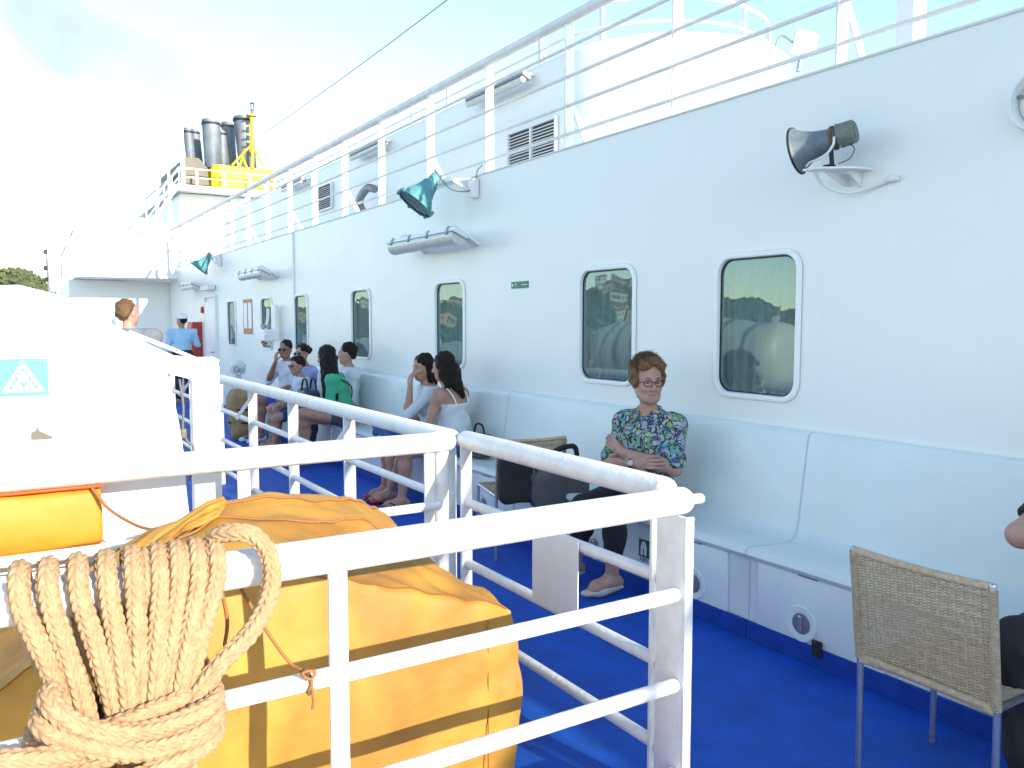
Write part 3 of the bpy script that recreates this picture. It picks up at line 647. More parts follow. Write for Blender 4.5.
# far cross rail
FX = railing('deck_railing', 'farther white deck railing crossing behind the orange cover', (0.6, 3.36, 0)); XO = Vector((0.6, 3.36, 0))
bm = NB(); tube(bm, [(-1.9, 3.36, 1.05), (1.735, 3.36, 1.05)], 0.046, 18, round_end=True); at(obj('top_rail', bm, M['rail'], FX, smooth=50, origin=XO))
for z in RZ:
    bm = NB(); tube(bm, [(-1.9, 3.36, z), (1.70, 3.36, z)], 0.0215, 12, round_end=True); at(obj('mid_rail', bm, M['rail'], FX, smooth=50, origin=XO))
for x in (1.655, 0.82, -0.3, -1.4):
    bm = NB(); box(bm, (x, 3.378, 0.51), (0.05, 0.014, 1.02), 0.003); at(obj('post', bm, M['rail'], FX, origin=XO))
bm = NB(); tube(bm, [(1.722, 3.385, 0), (1.722, 3.385, 1.075)], 0.034, 14, round_end=True); at(obj('end_post', bm, M['rail'], FX, smooth=40, origin=XO))

# ================================================================== white bulwark behind the far rail, with sign and orange roll
BW = thing('bulwark_plate', 'large sunlit white bulwark plate with humped top edge behind the far railing', 'bulwark', (0.3, 3.6, 0)); BWO = Vector((0.3, 3.6, 0))
out = [(-1.6, 0.02), (-1.6, 1.60), (-0.8, 1.66), (-0.2, 1.715), (0.07, 1.73), (0.2, 1.695), (0.3, 1.635), (0.40, 1.568), (0.51, 1.50), (0.60, 1.455), (0.69, 1.445), (0.76, 1.445), (0.775, 1.435), (0.78, 1.41), (0.775, 0.02)]
hole = [(0.575, 1.392), (0.662, 1.365), (0.672, 1.35), (0.668, 0.80), (0.645, 0.78), (0.635, 0.90), (0.63, 1.05), (0.615, 1.18), (0.595, 1.30)]
bm = NB()
def fillp(bm, loops, y):
    allv = []; es = []
    for lp in loops:
        vs = [bm.verts.new((a, y, b)) for a, b in lp]; allv.append(vs); es += [bm.edges.new((vs[i], vs[(i+1) % len(vs)])) for i in range(len(vs))]
    bmesh.ops.triangle_fill(bm, edges=es, use_beauty=True, use_dissolve=False, normal=(0, -1, 0)); return allv
A = fillp(bm, [out, hole], 3.58); B = fillp(bm, [out, hole], 3.64)
for a, b in zip(A, B):
    for i in range(len(a)): bm.faces.new((a[i], a[(i+1) % len(a)], b[(i+1) % len(a)], b[i]))
at(obj('plate', bm, M['white'], BW, origin=BWO))
bm = NB(); tube(bm, [(x, 3.61, z-0.012) for x, z in out[1:13]], 0.022, 10); at(obj('cap_rail', bm, M['white'], BW, smooth=60, origin=BWO))
bm = NB(); tube(bm, [(0.44, 3.60, 1.56), (0.6, 3.62, 1.49), (0.80, 3.9, 1.41)], 0.009, 8); at(obj('handrail', bm, M['rail'], BW, smooth=60, origin=BWO))
bm = NB(); box(bm, (0.36, 3.42, 0.40), (0.9, 0.02, 0.02)); box(bm, (-0.35, 3.54, 0.70), (1.9, 0.07, 0.06), 0.01); at(obj('ledge', bm, M['white'], BW, origin=BWO))
bm = NB(); tube(bm, smoothcurve([(0.625, 3.60, 1.365), (0.635, 3.59, 1.25), (0.63, 3.585, 1.15), (0.65, 3.585, 1.10), (0.668, 3.58, 1.08), (0.66, 3.585, 0.98), (0.645, 3.585, 0.94)], 6), 0.005, 8)
box(bm, (0.632, 3.59, 1.14), (0.022, 0.03, 0.04), 0.004)
tag(obj('lashing_line', bm, M['khaki'], smooth=60), 'thin tan lashing with small hook hanging in the bulwark slot', 'lashing')
# teal sign with the three seated figures in a triangle
bm = NB(); box(bm, (0, 0, 0), (0.165, 0.003, 0.14)); sg = obj('muster_sign', bm, M['teal_sign']); sg.location = (0.07, 3.577, 1.393); tag(sg, 'square teal sign with white triangle on sunlit white bulwark', 'sign')
bm = NB()
T = [(-0.072, -0.055), (0.072, -0.055), (0.0, 0.062)]
V1 = [bm.verts.new((x, -0.0025, z)) for x, z in T]; V2 = [bm.verts.new((x*0.72, -0.0025, (z+0.016)*0.72-0.016)) for x, z in T]
for i in range(3): bm.faces.new((V1[i], V1[(i+1) % 3], V2[(i+1) % 3], V2[i]))
obj('triangle', bm, M['sign_white'], sg)
bm = NB()
for x, z, s in ((0, 0.0, 1.0), (-0.02, -0.034, 0.9), (0.02, -0.034, 0.9)):
    box(bm, (x, -0.0028, z-0.004*s), (0.032*s, 0.001, 0.026*s)); lathe(bm, [(0.0, 0), (0.008*s, 0), (0.008*s, 0.001), (0, 0.001)], Matrix.Translation((x, -0.0032, z+0.016*s)) @ Matrix.Rotation(math.pi/2, 4, 'X'), 12)
obj('figures', bm, M['sign_white'], sg)
# folded dark hook bracket seen over the far rail
bm = NB(); prism(bm, [(0.09, 1.16), (0.16, 1.16), (0.15, 1.168), (0.115, 1.188), (0.11, 1.205), (0.104, 1.19), (0.09, 1.185)], 'y', 3.56, 3.578)
tag(obj('cleat', bm, M['khaki']), 'small dark cleat on the white bulwark above the far railing', 'cleat')
# orange roll under the far rail
bm = NB(); n = 40
def roll_ring(x, s): return [bm.verts.new((x, 3.47+s*(0.085*math.copysign(abs(math.cos(a))**0.6, math.cos(a)))+0.006*noise3((x*9, a*2, 0), 1), 0.872+s*0.118*math.copysign(abs(math.sin(a))**0.6, math.sin(a))+0.008*noise3((x*7, a*1.5, 3), 2))) for a in [2*math.pi*k/n for k in range(n)]]
xs = [-1.0]+[-0.98+i*0.032 for i in range(40)]+[0.285, 0.297, 0.303]; ss = [0.9]+[1]*40+[0.99, 0.95, 0.84]
rings = [roll_ring(x, s) for x, s in zip(xs, ss)]
for a, b in zip(rings, rings[1:]):
    for k in range(n): bm.faces.new((a[k], a[(k+1) % n], b[(k+1) % n], b[k]))
bm.faces.new(rings[0][::-1]); bm.faces.new(rings[-1])
rollm = mat('yellow_orange_vinyl', (0.70, 0.26, 0.02), 0.6, var=0.15, vscale=4, bump=0.5, bscale=6, coat=0.1)
ro = tag(obj('vinyl_roll', bm, rollm, smooth=60), 'shiny yellow orange vinyl roll lying under the far railing', 'roll')
bm = NB(); box(bm, (-0.30, 3.455, 0.992), (1.22, 0.16, 0.012), 0.004); obj('top_layer', bm, mat('red_orange_shade_strip', (0.62, 0.10, 0.01), 0.5, var=0.2), ro)  # shaded upper strip of the roll, its shade put into the colour
bm = NB(); tube(bm, smoothcurve([(0.27, 3.38, 0.985), (0.32, 3.33, 0.91), (0.40, 3.22, 0.86), (0.46, 3.10, 0.86)], 6), 0.006, 8)
tag(obj('red_cord', bm, M['cord'], smooth=60), 'thin red cord from the vinyl roll to the orange cover', 'cord')

# ================================================================== ORANGE COVER
FRONT = [(-0.9, 0.50), (-0.35, 0.60), (-0.06, 0.68), (0.12, 0.80), (0.35, 0.87), (0.62, 0.885), (0.87, 0.835), (1.15, 0.74), (1.40, 0.655), (1.5, 0.60)]
RIDGE = [(-0.9, 0.55), (-0.1, 0.68), (0.15, 0.76), (0.35, 0.865), (0.58, 0.965), (0.785, 0.985), (1.09, 0.945), (1.25, 0.85), (1.38, 0.70), (1.5, 0.6)]
def interp(T, x):
    xs = [t[0] for t in T]; zs = [t[1] for t in T]; return float(np.interp(x, xs, zs))
def sst(t): t = max(0, min(1, t)); return t*t*(3-2*t)
CY0, CY1, CX0, CX1 = 2.32, 3.22, -0.75, 1.44
def cover_z(x, y):
    f = interp(FRONT, x); r_ = interp(RIDGE, x)
    t = (y-CY0)/(2.95-CY0)
    z = f+(r_-f)*sst(t)**0.8 if t < 1 else r_-(y-2.95)*0.5
    z += 0.026*noise3((x, y*1.4, 0), 3.5, 2)+0.014*noise3((x*1.6+y, y, 0), 9, 4)-0.018*abs(noise3((x*2+y, y-x, 0), 3, 6))
    z -= 0.05*math.exp(-((x-0.50)/0.07)**2)*sst((t-0.25)*1.6)*0.6
    return z
bm = NB(); nx, ny = 150, 64; G = {}
for i in range(nx+1):
    for j in range(ny+1):
        x = CX0+(CX1-CX0)*i/nx; y = CY0+(CY1-CY0)*j/ny
        G[i, j] = bm.verts.new((x, y, cover_z(x, y)))
for i in range(nx):
    for j in range(ny): bm.faces.new((G[i, j], G[i+1, j], G[i+1, j+1], G[i, j+1]))
per = [(i, 0) for i in range(nx)]+[(nx, j) for j in range(ny)]+[(i, ny) for i in range(nx, 0, -1)]+[(0, j) for j in range(ny, 0, -1)]
prev = [G[p] for p in per]; top = [v.co.copy() for v in prev]; nv = 46
for k in range(1, nv+1):
    t = k/nv; row = []
    for q, c in zip(per, top):
        i, j = q
        nrm = Vector((0, 0, 0))
        if j == 0: nrm.y = -1
        if j == ny: nrm.y = 1
        if i == 0: nrm.x = -1
        if i == nx: nrm.x = 1
        z = c.z*(1-t)+0.015*t
        w = math.sin(min(1, t*6)*math.pi/2)
        s = c.x*1.3+c.y*1.9
        amp = 0.024*noise3((c.x*2.2, c.y*2.2, z*2.0), 1, 3)+0.009*noise3((c.x*5+z*3, c.y*6, z*4), 1, 5)+0.012*abs(noise3((c.x*3-z*4, c.y*3, z*2+c.x*2), 1.4, 9))+0.010*math.sin(s*11+z*2.5+2*noise3((s, z, 0), 2))*t
        bulge = 0.022*math.sin(math.pi*min(1, t*1.1))+0.010*w
        slack = 0.03*math.exp(-((c.x-0.62+0.25*(c.z-z))/0.05)**2)*sst(t*2)*(1 if j == 0 else 0)
        edge = -0.06*t if i == nx else 0
        row.append(bm.verts.new((c.x+nrm.x*(amp+bulge*0.5)+(0 if i != nx else -0.02*t), c.y+nrm.y*(amp+bulge)-0.0*slack, z)))
    for a in range(len(per)):
        b = (a+1) % len(per); bm.faces.new((prev[a], prev[b], row[b], row[a]))
    prev = row
for v in bm.verts:
    pass
cover = obj('tarpaulin_cover', bm, M['orange'], smooth=55)
tag(cover, 'bulky orange canvas cover over deck gear behind the nearest railing', 'cover')
# sewn seam along the front top edge and down the corner
bm = NB(); P = [(x, CY0-0.002, cover_z(x, CY0)+0.003) for x in np.linspace(-0.3, 1.42, 60)]; tube(bm, [p-Vector((0, 0, 0.0032)) for p in map(Vector, P)], 0.0022, 6)
P = [Vector((1.33, CY0-0.035, z)) for z in np.linspace(0.06, cover_z(1.33, CY0)-0.06, 20)]; tube(bm, P, 0.002, 6)
obj('hem', bm, mat('orange_hem', (0.26, 0.10, 0.02), 0.8), cover, smooth=60)
# cords lying over the cover
bm = NB()
tube(bm, [(x, y, cover_z(x, y)+0.006) for x, y in [(0.46+0.85*t, 2.80+0.05*math.sin(t*7)+0.18*t) for t in np.linspace(0, 1, 50)]], 0.005, 8)
tube(bm, [(x, y, cover_z(x, y)+0.006) for x, y in [(0.46+0.75*t, 2.76-0.10*t+0.03*math.sin(t*9)) for t in np.linspace(0, 1, 50)]], 0.005, 8)
tag(obj('tie_cord', bm, M['cord'], smooth=60), 'pair of thin cords tied across the top of the orange cover', 'cord')
# gathered neck of the canvas at the back left
bm = NB(); n = 30; rings = []
KP = np.array([(0.26, 2.87, 0.77, 0.16), (0.30, 2.86, 0.80, 0.14), (0.38, 2.86, 0.86, 0.11), (0.46, 2.84, 0.915, 0.055), (0.49, 2.83, 0.94, 0.04), (0.54, 2.82, 0.965, 0.06), (0.60, 2.81, 0.985, 0.05), (0.62, 2.81, 0.99, 0.01)]); n = 84
for x, y, z, r_ in [[float(np.interp(t, np.arange(len(KP)), KP[:, c])) for c in range(4)] for t in np.linspace(0, len(KP)-1, 40)]:
    rings.append([bm.verts.new((x+r_*0.4*math.sin(a), y+r_*(1+0.16*math.sin(a*7+x*9)+0.06*math.sin(a*17+x*40))*math.cos(a), z+r_*0.55*(1+0.16*math.sin(a*7+x*9)+0.06*math.sin(a*17+x*40))*math.sin(a))) for a in [2*math.pi*q/n for q in range(n)]])
for a, b in zip(rings, rings[1:]):
    for q in range(n): bm.faces.new((a[q], a[(q+1) % n], b[(q+1) % n], b[q]))
obj('gathered_neck', bm, M['orange'], cover, smooth=70)

# ================================================================== BRAIDED ROPE on the near rail
def braid(bm, pts, r=0.020, phase=0.0, pitch=0.0195, nsec=8, per=6):
    """a plaited rope: columns of plump slanted strands, mirrored from column to column, so every face shows chevrons"""
    C0 = smoothcurve(pts, 14); L = [0]
    for a, b in zip(C0, C0[1:]): L.append(L[-1]+(b-a).length)
    n = max(8, int(L[-1]/0.0024)); xs = np.linspace(0, L[-1], n); A = np.array([list(c) for c in C0])
    P = np.stack([np.interp(xs, L, A[:, k]) for k in range(3)], 1)
    U = []; V = []; u = None
    for i in range(n):
        d = Vector(P[min(i+2, n-1)]-P[max(i-2, 0)]).normalized()
        u = frame_of(d)[0] if u is None else (u-d*u.dot(d)).normalized()
        U.append(np.array(u)); V.append(np.array(d.cross(u)))
    U = np.array(U)[:, None]; V = np.array(V)[:, None]; m = nsec*per
    th = 2*np.pi*np.arange(m)/m; sec = np.arange(m)//per; q = ((np.arange(m) % per)+0.5)/per*2-1
    sg = np.where(sec % 2 == 0, 1, -1)
    tw = 0.35*xs[:, None]/0.1                                    # the lay turns slowly along the rope
    fr = (xs[:, None]/pitch+sg[None]*q[None]*0.55+phase) % 1.0
    pil = np.sqrt(np.clip(1-(2*fr-1)**2, 0, 1))
    edge = np.sqrt(np.clip(1-0.95*q**2, 0, 1))[None]
    jit = 0.04*np.sin(xs[:, None]*97+sec[None]*2.1+phase*9)
    rad = r*(0.66+0.40*pil*edge+jit*0.5)
    Q = P[:, None]+(U*np.cos(th+tw)[..., None]+V*np.sin(th+tw)[..., None])*rad[..., None]
    base = np.arange(n-1)[:, None]*m+np.arange(m)[None]; nx_ = np.arange(n-1)[:, None]*m+(np.arange(m)[None]+1) % m
    F = np.stack([base, nx_, nx_+m, base+m], -1).reshape(-1, 4)
    me = bpy.data.meshes.new('tmp'); me.from_pydata(Q.reshape(-1, 3).tolist(), [], F.tolist()+[list(range(m))[::-1], list(range((n-1)*m, n*m))]); bm.from_mesh(me); bpy.data.meshes.remove(me)
rope = thing('coiled_rope', 'thick tan braided rope hung in loops over the nearest railing and wrapped round', 'rope', (0.2, 1.85, 1.05)); RO2 = Vector((0.2, 1.85, 1.05))
tops = [(0.012, 0.09), (0.060, 0.115), (0.112, 0.165), (0.163, 0.19), (0.212, 0.215), (0.262, 0.237), (0.298, 0.262), (0.338, 0.283), (0.376, 0.300)]
# each turn: from the bundle, up the front, over the rail, down the back
for k, (xt, xb) in enumerate(tops):
    j = (random.random()-0.5)
    f = 0.012*(k % 2); zf = 0.745+0.03*j
    bm = NB()
    braid(bm, [(xb+0.02*j, 1.752-f, zf), (xb, 1.748-f, 0.83), (xb*0.55+xt*0.45, 1.765-f*0.6, 0.95), (xt*0.92+xb*0.08, 1.785, 1.05), (xt, 1.803, 1.096), (xt+0.004, 1.85, 1.116), (xt+0.006, 1.90, 1.09), (xt+0.01, 1.915, 1.0), (xb*0.5+xt*0.5, 1.91, 0.90), (xb+0.01, 1.89, 0.80), (xb, 1.875, 0.74)], 0.0202, phase=k*0.37)
    obj('loop', bm, M['rope'], rope, smooth=80, origin=RO2).location = (0, 0, 0)
for k, x in enumerate((0.235, 0.315, 0.365)):       # inner turns filling the gaps behind
    bm = NB(); braid(bm, [(0.22+0.02*k, 1.79, 0.78), (x-0.03, 1.80, 0.92), (x, 1.80, 1.04), (x+0.004, 1.815, 1.09), (x+0.005, 1.86, 1.107), (x+0.01, 1.91, 1.04), (x-0.02, 1.905, 0.9), (0.24, 1.89, 0.78)], 0.0185, phase=k*0.2)
    obj('loop', bm, M['rope'], rope, smooth=80, origin=RO2).location = (0, 0, 0)
# the big slack bight on the right
bm = NB(); braid(bm, [(0.28, 1.735, 0.79), (0.315, 1.728, 0.835), (0.36, 1.735, 0.885), (0.425, 1.745, 0.935), (0.468, 1.755, 0.995), (0.483, 1.765, 1.05), (0.478, 1.775, 1.10), (0.450, 1.785, 1.138), (0.412, 1.80, 1.147), (0.385, 1.84, 1.132), (0.39, 1.90, 1.10), (0.37, 1.915, 0.98), (0.30, 1.90, 0.82)], 0.0205)
obj('slack_bight', bm, M['rope'], rope, smooth=80, origin=RO2).location = (0, 0, 0)
# wraps round the bundle
bm = NB()
helix = []
for t in np.linspace(0, 1, 62):
    a = 2*math.pi*3.15*t+2.6
    helix.append((0.190+0.160*math.cos(a)-0.02*t, 1.812+0.108*math.sin(a), 0.83-0.085*t+0.035*math.cos(a)+0.006*math.sin(3*a)))
braid(bm, helix, 0.0205)
obj('wrapping', bm, M['rope'], rope, smooth=80, origin=RO2).location = (0, 0, 0)
bm = NB()
braid(bm, [(0.345, 1.80, 0.845), (0.345, 1.705, 0.828), (0.28, 1.682, 0.815), (0.19, 1.672, 0.815), (0.11, 1.672, 0.845), (0.062, 1.69, 0.885), (0.055, 1.73, 0.905), (0.09, 1.79, 0.90)], 0.0205)
braid(bm, [(0.05, 1.79, 0.865), (0.04, 1.70, 0.855), (0.10, 1.665, 0.820), (0.20, 1.655, 0.785), (0.29, 1.665, 0.785), (0.345, 1.70, 0.80), (0.355, 1.79, 0.81)], 0.0205, phase=0.5)
braid(bm, [(0.36, 1.77, 0.79), (0.335, 1.695, 0.755), (0.25, 1.66, 0.745), (0.15, 1.655, 0.73), (0.06, 1.66, 0.75), (-0.02, 1.675, 0.79), (-0.12, 1.70, 0.805)], 0.021, phase=0.3)
braid(bm, [(0.12, 1.70, 0.79), (0.05, 1.655, 0.815), (-0.02, 1.65, 0.83), (-0.10, 1.665, 0.835), (-0.2, 1.70, 0.83)], 0.021, phase=0.1)
braid(bm, [(0.30, 1.75, 0.70), (0.22, 1.67, 0.70), (0.13, 1.66, 0.695), (0.05, 1.68, 0.715), (0.02, 1.75, 0.74)], 0.0205, phase=0.7)
obj('knot', bm, M['rope'], rope, smooth=80, origin=RO2).location = (0, 0, 0)
for k, (xa, xb, zb) in enumerate(((0.14, 0.11, 0.50), (0.185, 0.175, 0.46), (0.235, 0.245, 0.47), (0.275, 0.285, 0.50), (0.21, 0.21, 0.44))):   # tails of the turns below the wrapping
    bm = NB(); braid(bm, [(xa, 1.785+0.012*k, 0.77), (xb, 1.765+0.014*k, 0.67), (xb-0.01, 1.77+0.014*k, zb+0.05), (xb+0.012, 1.80+0.014*k, zb), (xb+0.035, 1.84, zb+0.05), (xa+0.03, 1.86, 0.70)], 0.020, phase=k*0.3)
    obj('loop', bm, M['rope'], rope, smooth=80, origin=RO2).location = (0, 0, 0)
# thin cord with a knot on the mid rail
bm = NB(); tube(bm, smoothcurve([(0.435, 1.885, 1.02), (0.455, 1.895, 0.975), (0.50, 1.89, 0.885), (0.55, 1.885, 0.80), (0.572, 1.86, 0.782), (0.585, 1.825, 0.765)], 7), 0.0042, 8)
ring = [(0.583+0.003*math.sin(3*a), 1.85+0.028*math.cos(a), 0.755+0.028*math.sin(a)) for a in np.linspace(0, 4*math.pi, 44)]; tube(bm, ring, 0.0042, 8)
tube(bm, smoothcurve([(0.57, 1.822, 0.782), (0.56, 1.815, 0.792), (0.575, 1.812, 0.797), (0.592, 1.815, 0.788), (0.58, 1.812, 0.776), (0.565, 1.816, 0.785)], 6), 0.004, 8)
tube(bm, [(0.584, 1.822, 0.77), (0.588, 1.818, 0.72), (0.586, 1.82, 0.70)], 0.004, 8)
tag(obj('tie_cord', bm, M['cord'], smooth=60), 'thin orange brown cord knotted round the middle bar of the nearest railing', 'cord')
bm = NB(); tube(bm, smoothcurve([(0.40, 1.88, 1.01), (0.41, 1.87, 0.93), (0.405, 1.88, 0.87)], 6), 0.0045, 8)
tag(obj('hanging_cord', bm, M['cord'], smooth=60), 'short dark cord hanging straight down beside the rope bight', 'cord')

# ================================================================== FITTINGS ON THE WALL
def tube_lamp(y, label):
    t = thing('tube_lamp', label, 'lamp', (3.43, y, 2.335), 0, 'fluorescent tube lamps on the wall'); L = 1.40
    tilt = Matrix.Rotation(R(24), 4, 'Y')
    bm = NB(); box(bm, (0, 0, 0.046), (0.165, L, 0.05), 0.012); bmesh.ops.transform(bm, matrix=tilt, verts=bm.verts[:]); obj('housing', bm, M['frp'], t, smooth=40)
    bm = NB(); prism(bm, [(0.078*math.cos(a), 0.020-0.078*math.sin(a)) for a in np.linspace(0, math.pi, 16)], 'y', -L/2+0.01, L/2-0.01); bmesh.ops.transform(bm, matrix=tilt, verts=bm.verts[:]); obj('diffuser', bm, M['diffuser'], t, smooth=40)
    bm = NB(); box(bm, (0, 0, 0.021), (0.172, L+0.008, 0.008), 0.002); bmesh.ops.transform(bm, matrix=tilt, verts=bm.verts[:]); obj('gasket', bm, M['grey'], t)
    for k in range(4):
        for sx in (-1, 1):
            bm = NB(); box(bm, (sx*0.083, -L/2+0.10+k*(L-0.20)/3, 0.034), (0.016, 0.035, 0.075), 0.003)
            bmesh.ops.transform(bm, matrix=tilt, verts=bm.verts[:]); obj('clip', bm, M['grey'], t)
    for yy in (-L/2+0.10, L/2-0.30):
        bm = NB(); prism(bm, [(-0.04, 0.10), (0.23, -0.055), (0.23, -0.03), (-0.03, 0.125)], 'y', yy-0.06, yy+0.06)
        box(bm, (0.09, yy, 0.01), (0.06, 0.10, 0.05), 0.005)
        obj('bracket', bm, M['white'], t)
    return t
tube_lamp(7.08, 'fluorescent tube lamp on white brackets nearest along the wall'); tube_lamp(13.25, 'second fluorescent tube lamp on the wall near the notice panel'); tube_lamp(18.4, 'farthest fluorescent tube lamp above the cabin door')
def upper_lamp(y, label):
    t = thing('tube_lamp', label, 'lamp', (4.78, y, 4.17), 0, 'tube lamps on the upper house')
    bm = NB(); box(bm, (0, 0, 0), (0.12, 1.25, 0.05), 0.01, rot=Euler((0, R(30), 0))); obj('housing', bm, M['grey'], t)
    bm = NB(); tube(bm, [(-0.03, -0.6, -0.04), (-0.03, 0.6, -0.04)], 0.035, 10); obj('diffuser', bm, M['diffuser'], t, smooth=50)
    for yy in (-0.55, 0.55):
        bm = NB(); box(bm, (0.06, yy, 0.03), (0.14, 0.08, 0.02)); obj('bracket', bm, M['white'], t)
upper_lamp(8.0, 'tube lamp on upper house wall nearest the rounded front'); upper_lamp(11.75, 'tube lamp in the middle of the upper house wall'); upper_lamp(15.4, 'farthest tube lamp on the upper house wall')

# loudhailer
HN = thing('horn_loudspeaker', 'weathered grey horn loudspeaker on bracket high on the white wall', 'loudspeaker', (3.467, 2.665, 2.48)); HN.scale = (0.78, 0.78, 0.78)
ax = Vector((-0.30, 0.90, -0.20)).normalized(); mo = Vector((-0.015, 0.025, -0.005))
hm = zto(ax, mo)
bm = NB(); prof = [(0.062, -0.10), (0.066, -0.06), (0.074, -0.01), (0.086, 0.04), (0.104, 0.085), (0.126, 0.122), (0.142, 0.145), (0.148, 0.150), (0.148, 0.158), (0.140, 0.158), (0.12, 0.122), (0.098, 0.085), (0.08, 0.04), (0.066, -0.01), (0.05, -0.06), (0, -0.06)]
lathe(bm, prof, hm, 44); obj('bell', bm, M['horn'], HN, smooth=35)
bm = NB(); lathe(bm, [(0.146, 0.146), (0.153, 0.149), (0.153, 0.159), (0.146, 0.163)], hm, 44); obj('rim', bm, M['dark'], HN, smooth=35)
bm = NB(); lathe(bm, [(0.0, -0.215), (0.035, -0.215), (0.037, -0.208), (0.05, -0.206), (0.062, -0.214), (0.072, -0.204), (0.076, -0.13), (0.074, -0.112), (0.055, -0.105), (0.055, -0.09), (0.0, -0.09)], hm, 36); obj('driver', bm, M['horn_body'], HN, smooth=35)
bm = NB(); lathe(bm, [(0.060, -0.092), (0.076, -0.092), (0.076, -0.074), (0.060, -0.074)], hm, 28); obj('clamp_band', bm, M['rust'], HN, smooth=35)
bm = NB()
for k in range(3):
    a = k*2.1+0.9; p = hm @ Vector((0.077*math.cos(a), 0.077*math.sin(a), -0.12)); lathe(bm, [(0, 0.01), (0.008, 0.008), (0.009, -0.006)], zto(p-(hm @ Vector((0, 0, -0.12))), p), 8)
obj('screw', bm, M['chrome'], HN)
bm = NB(); box(bm, (0.0, -0.045, -0.105), (0.035, 0.012, 0.12), 0.003, rot=Euler((R(-6), 0, 0))); box(bm, (0.0, -0.03, -0.155), (0.05, 0.06, 0.012), 0.002); obj('yoke', bm, M['dark'], HN)
bm = NB(); prism(bm, [(-0.10, 0.09), (-0.03, 0.10), (0.242, -0.06), (0.242, -0.17), (0.10, -0.15), (-0.08, -0.02)], 'z', -0.178, -0.166); prism(bm, [(0.10, -0.178), (0.242, -0.178), (0.242, -0.275)], 'y', -0.09, -0.078)
prism(bm, [(-0.02, -0.178), (0.242, -0.178), (0.242, -0.26), (0.18, -0.25)], 'y', 0.0, 0.012)
obj('shelf_bracket', bm, M['white'], HN)
bm = NB(); tube(bm, smoothcurve([(-0.06, -0.105, 0.0), (-0.075, -0.11, -0.05), (-0.085, -0.07, -0.10), (-0.09, 0.0, -0.125), (-0.085, 0.05, -0.13), (-0.08, 0.08, -0.15)], 8), 0.0075, 8); obj('cable', bm, M['white'], HN, smooth=60)
bm = NB(); tube(bm, smoothcurve([(-0.04, 0.05, -0.17), (0.02, 0.045, -0.24), (0.10, 0.0, -0.295), (0.18, -0.07, -0.31), (0.225, -0.19, -0.285), (0.228, -0.29, -0.262)], 8), 0.011, 8); box(bm, (0.222, -0.32, -0.255), (0.045, 0.07, 0.035), 0.008); obj('conduit', bm, M['white'], HN, smooth=60)
bm = NB(); tube(bm, smoothcurve([(0.02, -0.16, -0.04), (0.05, -0.17, -0.07), (0.06, -0.13, -0.12), (0.02, -0.08, -0.15)], 6), 0.003, 6); obj('wire_loop', bm, M['dark'], HN)

# teal floodlights
def floodlight(loc, label, s=1.0, ax=Vector((-0.62, 0.10, -0.77))):
    t = thing('floodlight', label, 'floodlight', loc, 0, 'teal deck floodlights'); hm = zto(ax.normalized())
    bm = NB(); prof = [(0, -0.30), (0.045, -0.295), (0.055, -0.26), (0.058, -0.19), (0.075, -0.17), (0.085, -0.12), (0.11, -0.05), (0.155, 0.02), (0.178, 0.05), (0.185, 0.052), (0.185, 0.075), (0.168, 0.078)]
    lathe(bm, [(a*s, b*s) for a, b in prof], hm, 40); obj('reflector', bm, M['teal'], t, smooth=62)
    bm = NB(); lathe(bm, [(0, 0.066*s), (0.172*s, 0.066*s), (0.172*s, 0.050*s)], hm, 32); obj('lens', bm, M['darkglass'], t, smooth=35)
    bm = NB()
    for k in range(6):
        a = k*math.pi/3; p = hm @ Vector((0.19*s*math.cos(a), 0.19*s*math.sin(a), 0.06*s)); box(bm, p, (0.026*s, 0.026*s, 0.05*s), 0.004, rot=hm.to_3x3().to_4x4())
    for k in range(5):
        q = (-0.12+0.06*k)*s; ch = math.sqrt(max(0, (0.18*s)**2-q*q)); tube(bm, [hm @ Vector((q, -ch, 0.083*s)), hm @ Vector((q, ch, 0.083*s))], 0.003*s, 6)
    obj('guard', bm, M['teal'], t)
    bm = NB(); e = 3.655-loc[0]
    p0 = hm @ Vector((0, 0, -0.17*s)); box(bm, (p0.x+0.07, p0.y-0.16*s, p0.z+0.01), (0.05, 0.34*s, 0.05), 0.01); box(bm, (e-0.03, p0.y-0.50*s, p0.z-0.09), (0.06, 0.10, 0.17), 0.012)
    tube(bm, [(p0.x+0.07, p0.y-0.30*s, p0.z), (e-0.02, p0.y-0.46*s, p0.z-0.12)], 0.016, 8); tube(bm, [(p0.x+0.07, p0.y-0.25*s, p0.z), (e-0.02, p0.y-0.46*s, p0.z)], 0.016, 8)
    obj('arm', bm, M['white'], t)
    bm = NB(); tube(bm, smoothcurve([(p0.x, p0.y-0.08, p0.z+0.12), (p0.x+0.06, p0.y-0.3*s, p0.z-0.08), (e-0.05, p0.y-0.5*s, p0.z-0.1), (e-0.004, p0.y-0.52*s, p0.z+0.06), (e-0.004, p0.y-0.62*s, p0.z+0.10)], 8), 0.006, 6); obj('cable', bm, M['grey'], t)
floodlight((3.34, 6.98, 2.74), 'large teal floodlight on white arm above the nearest tube lamp')
floodlight((3.40, 16.9, 2.70), 'small far teal floodlight near the end of the wall')
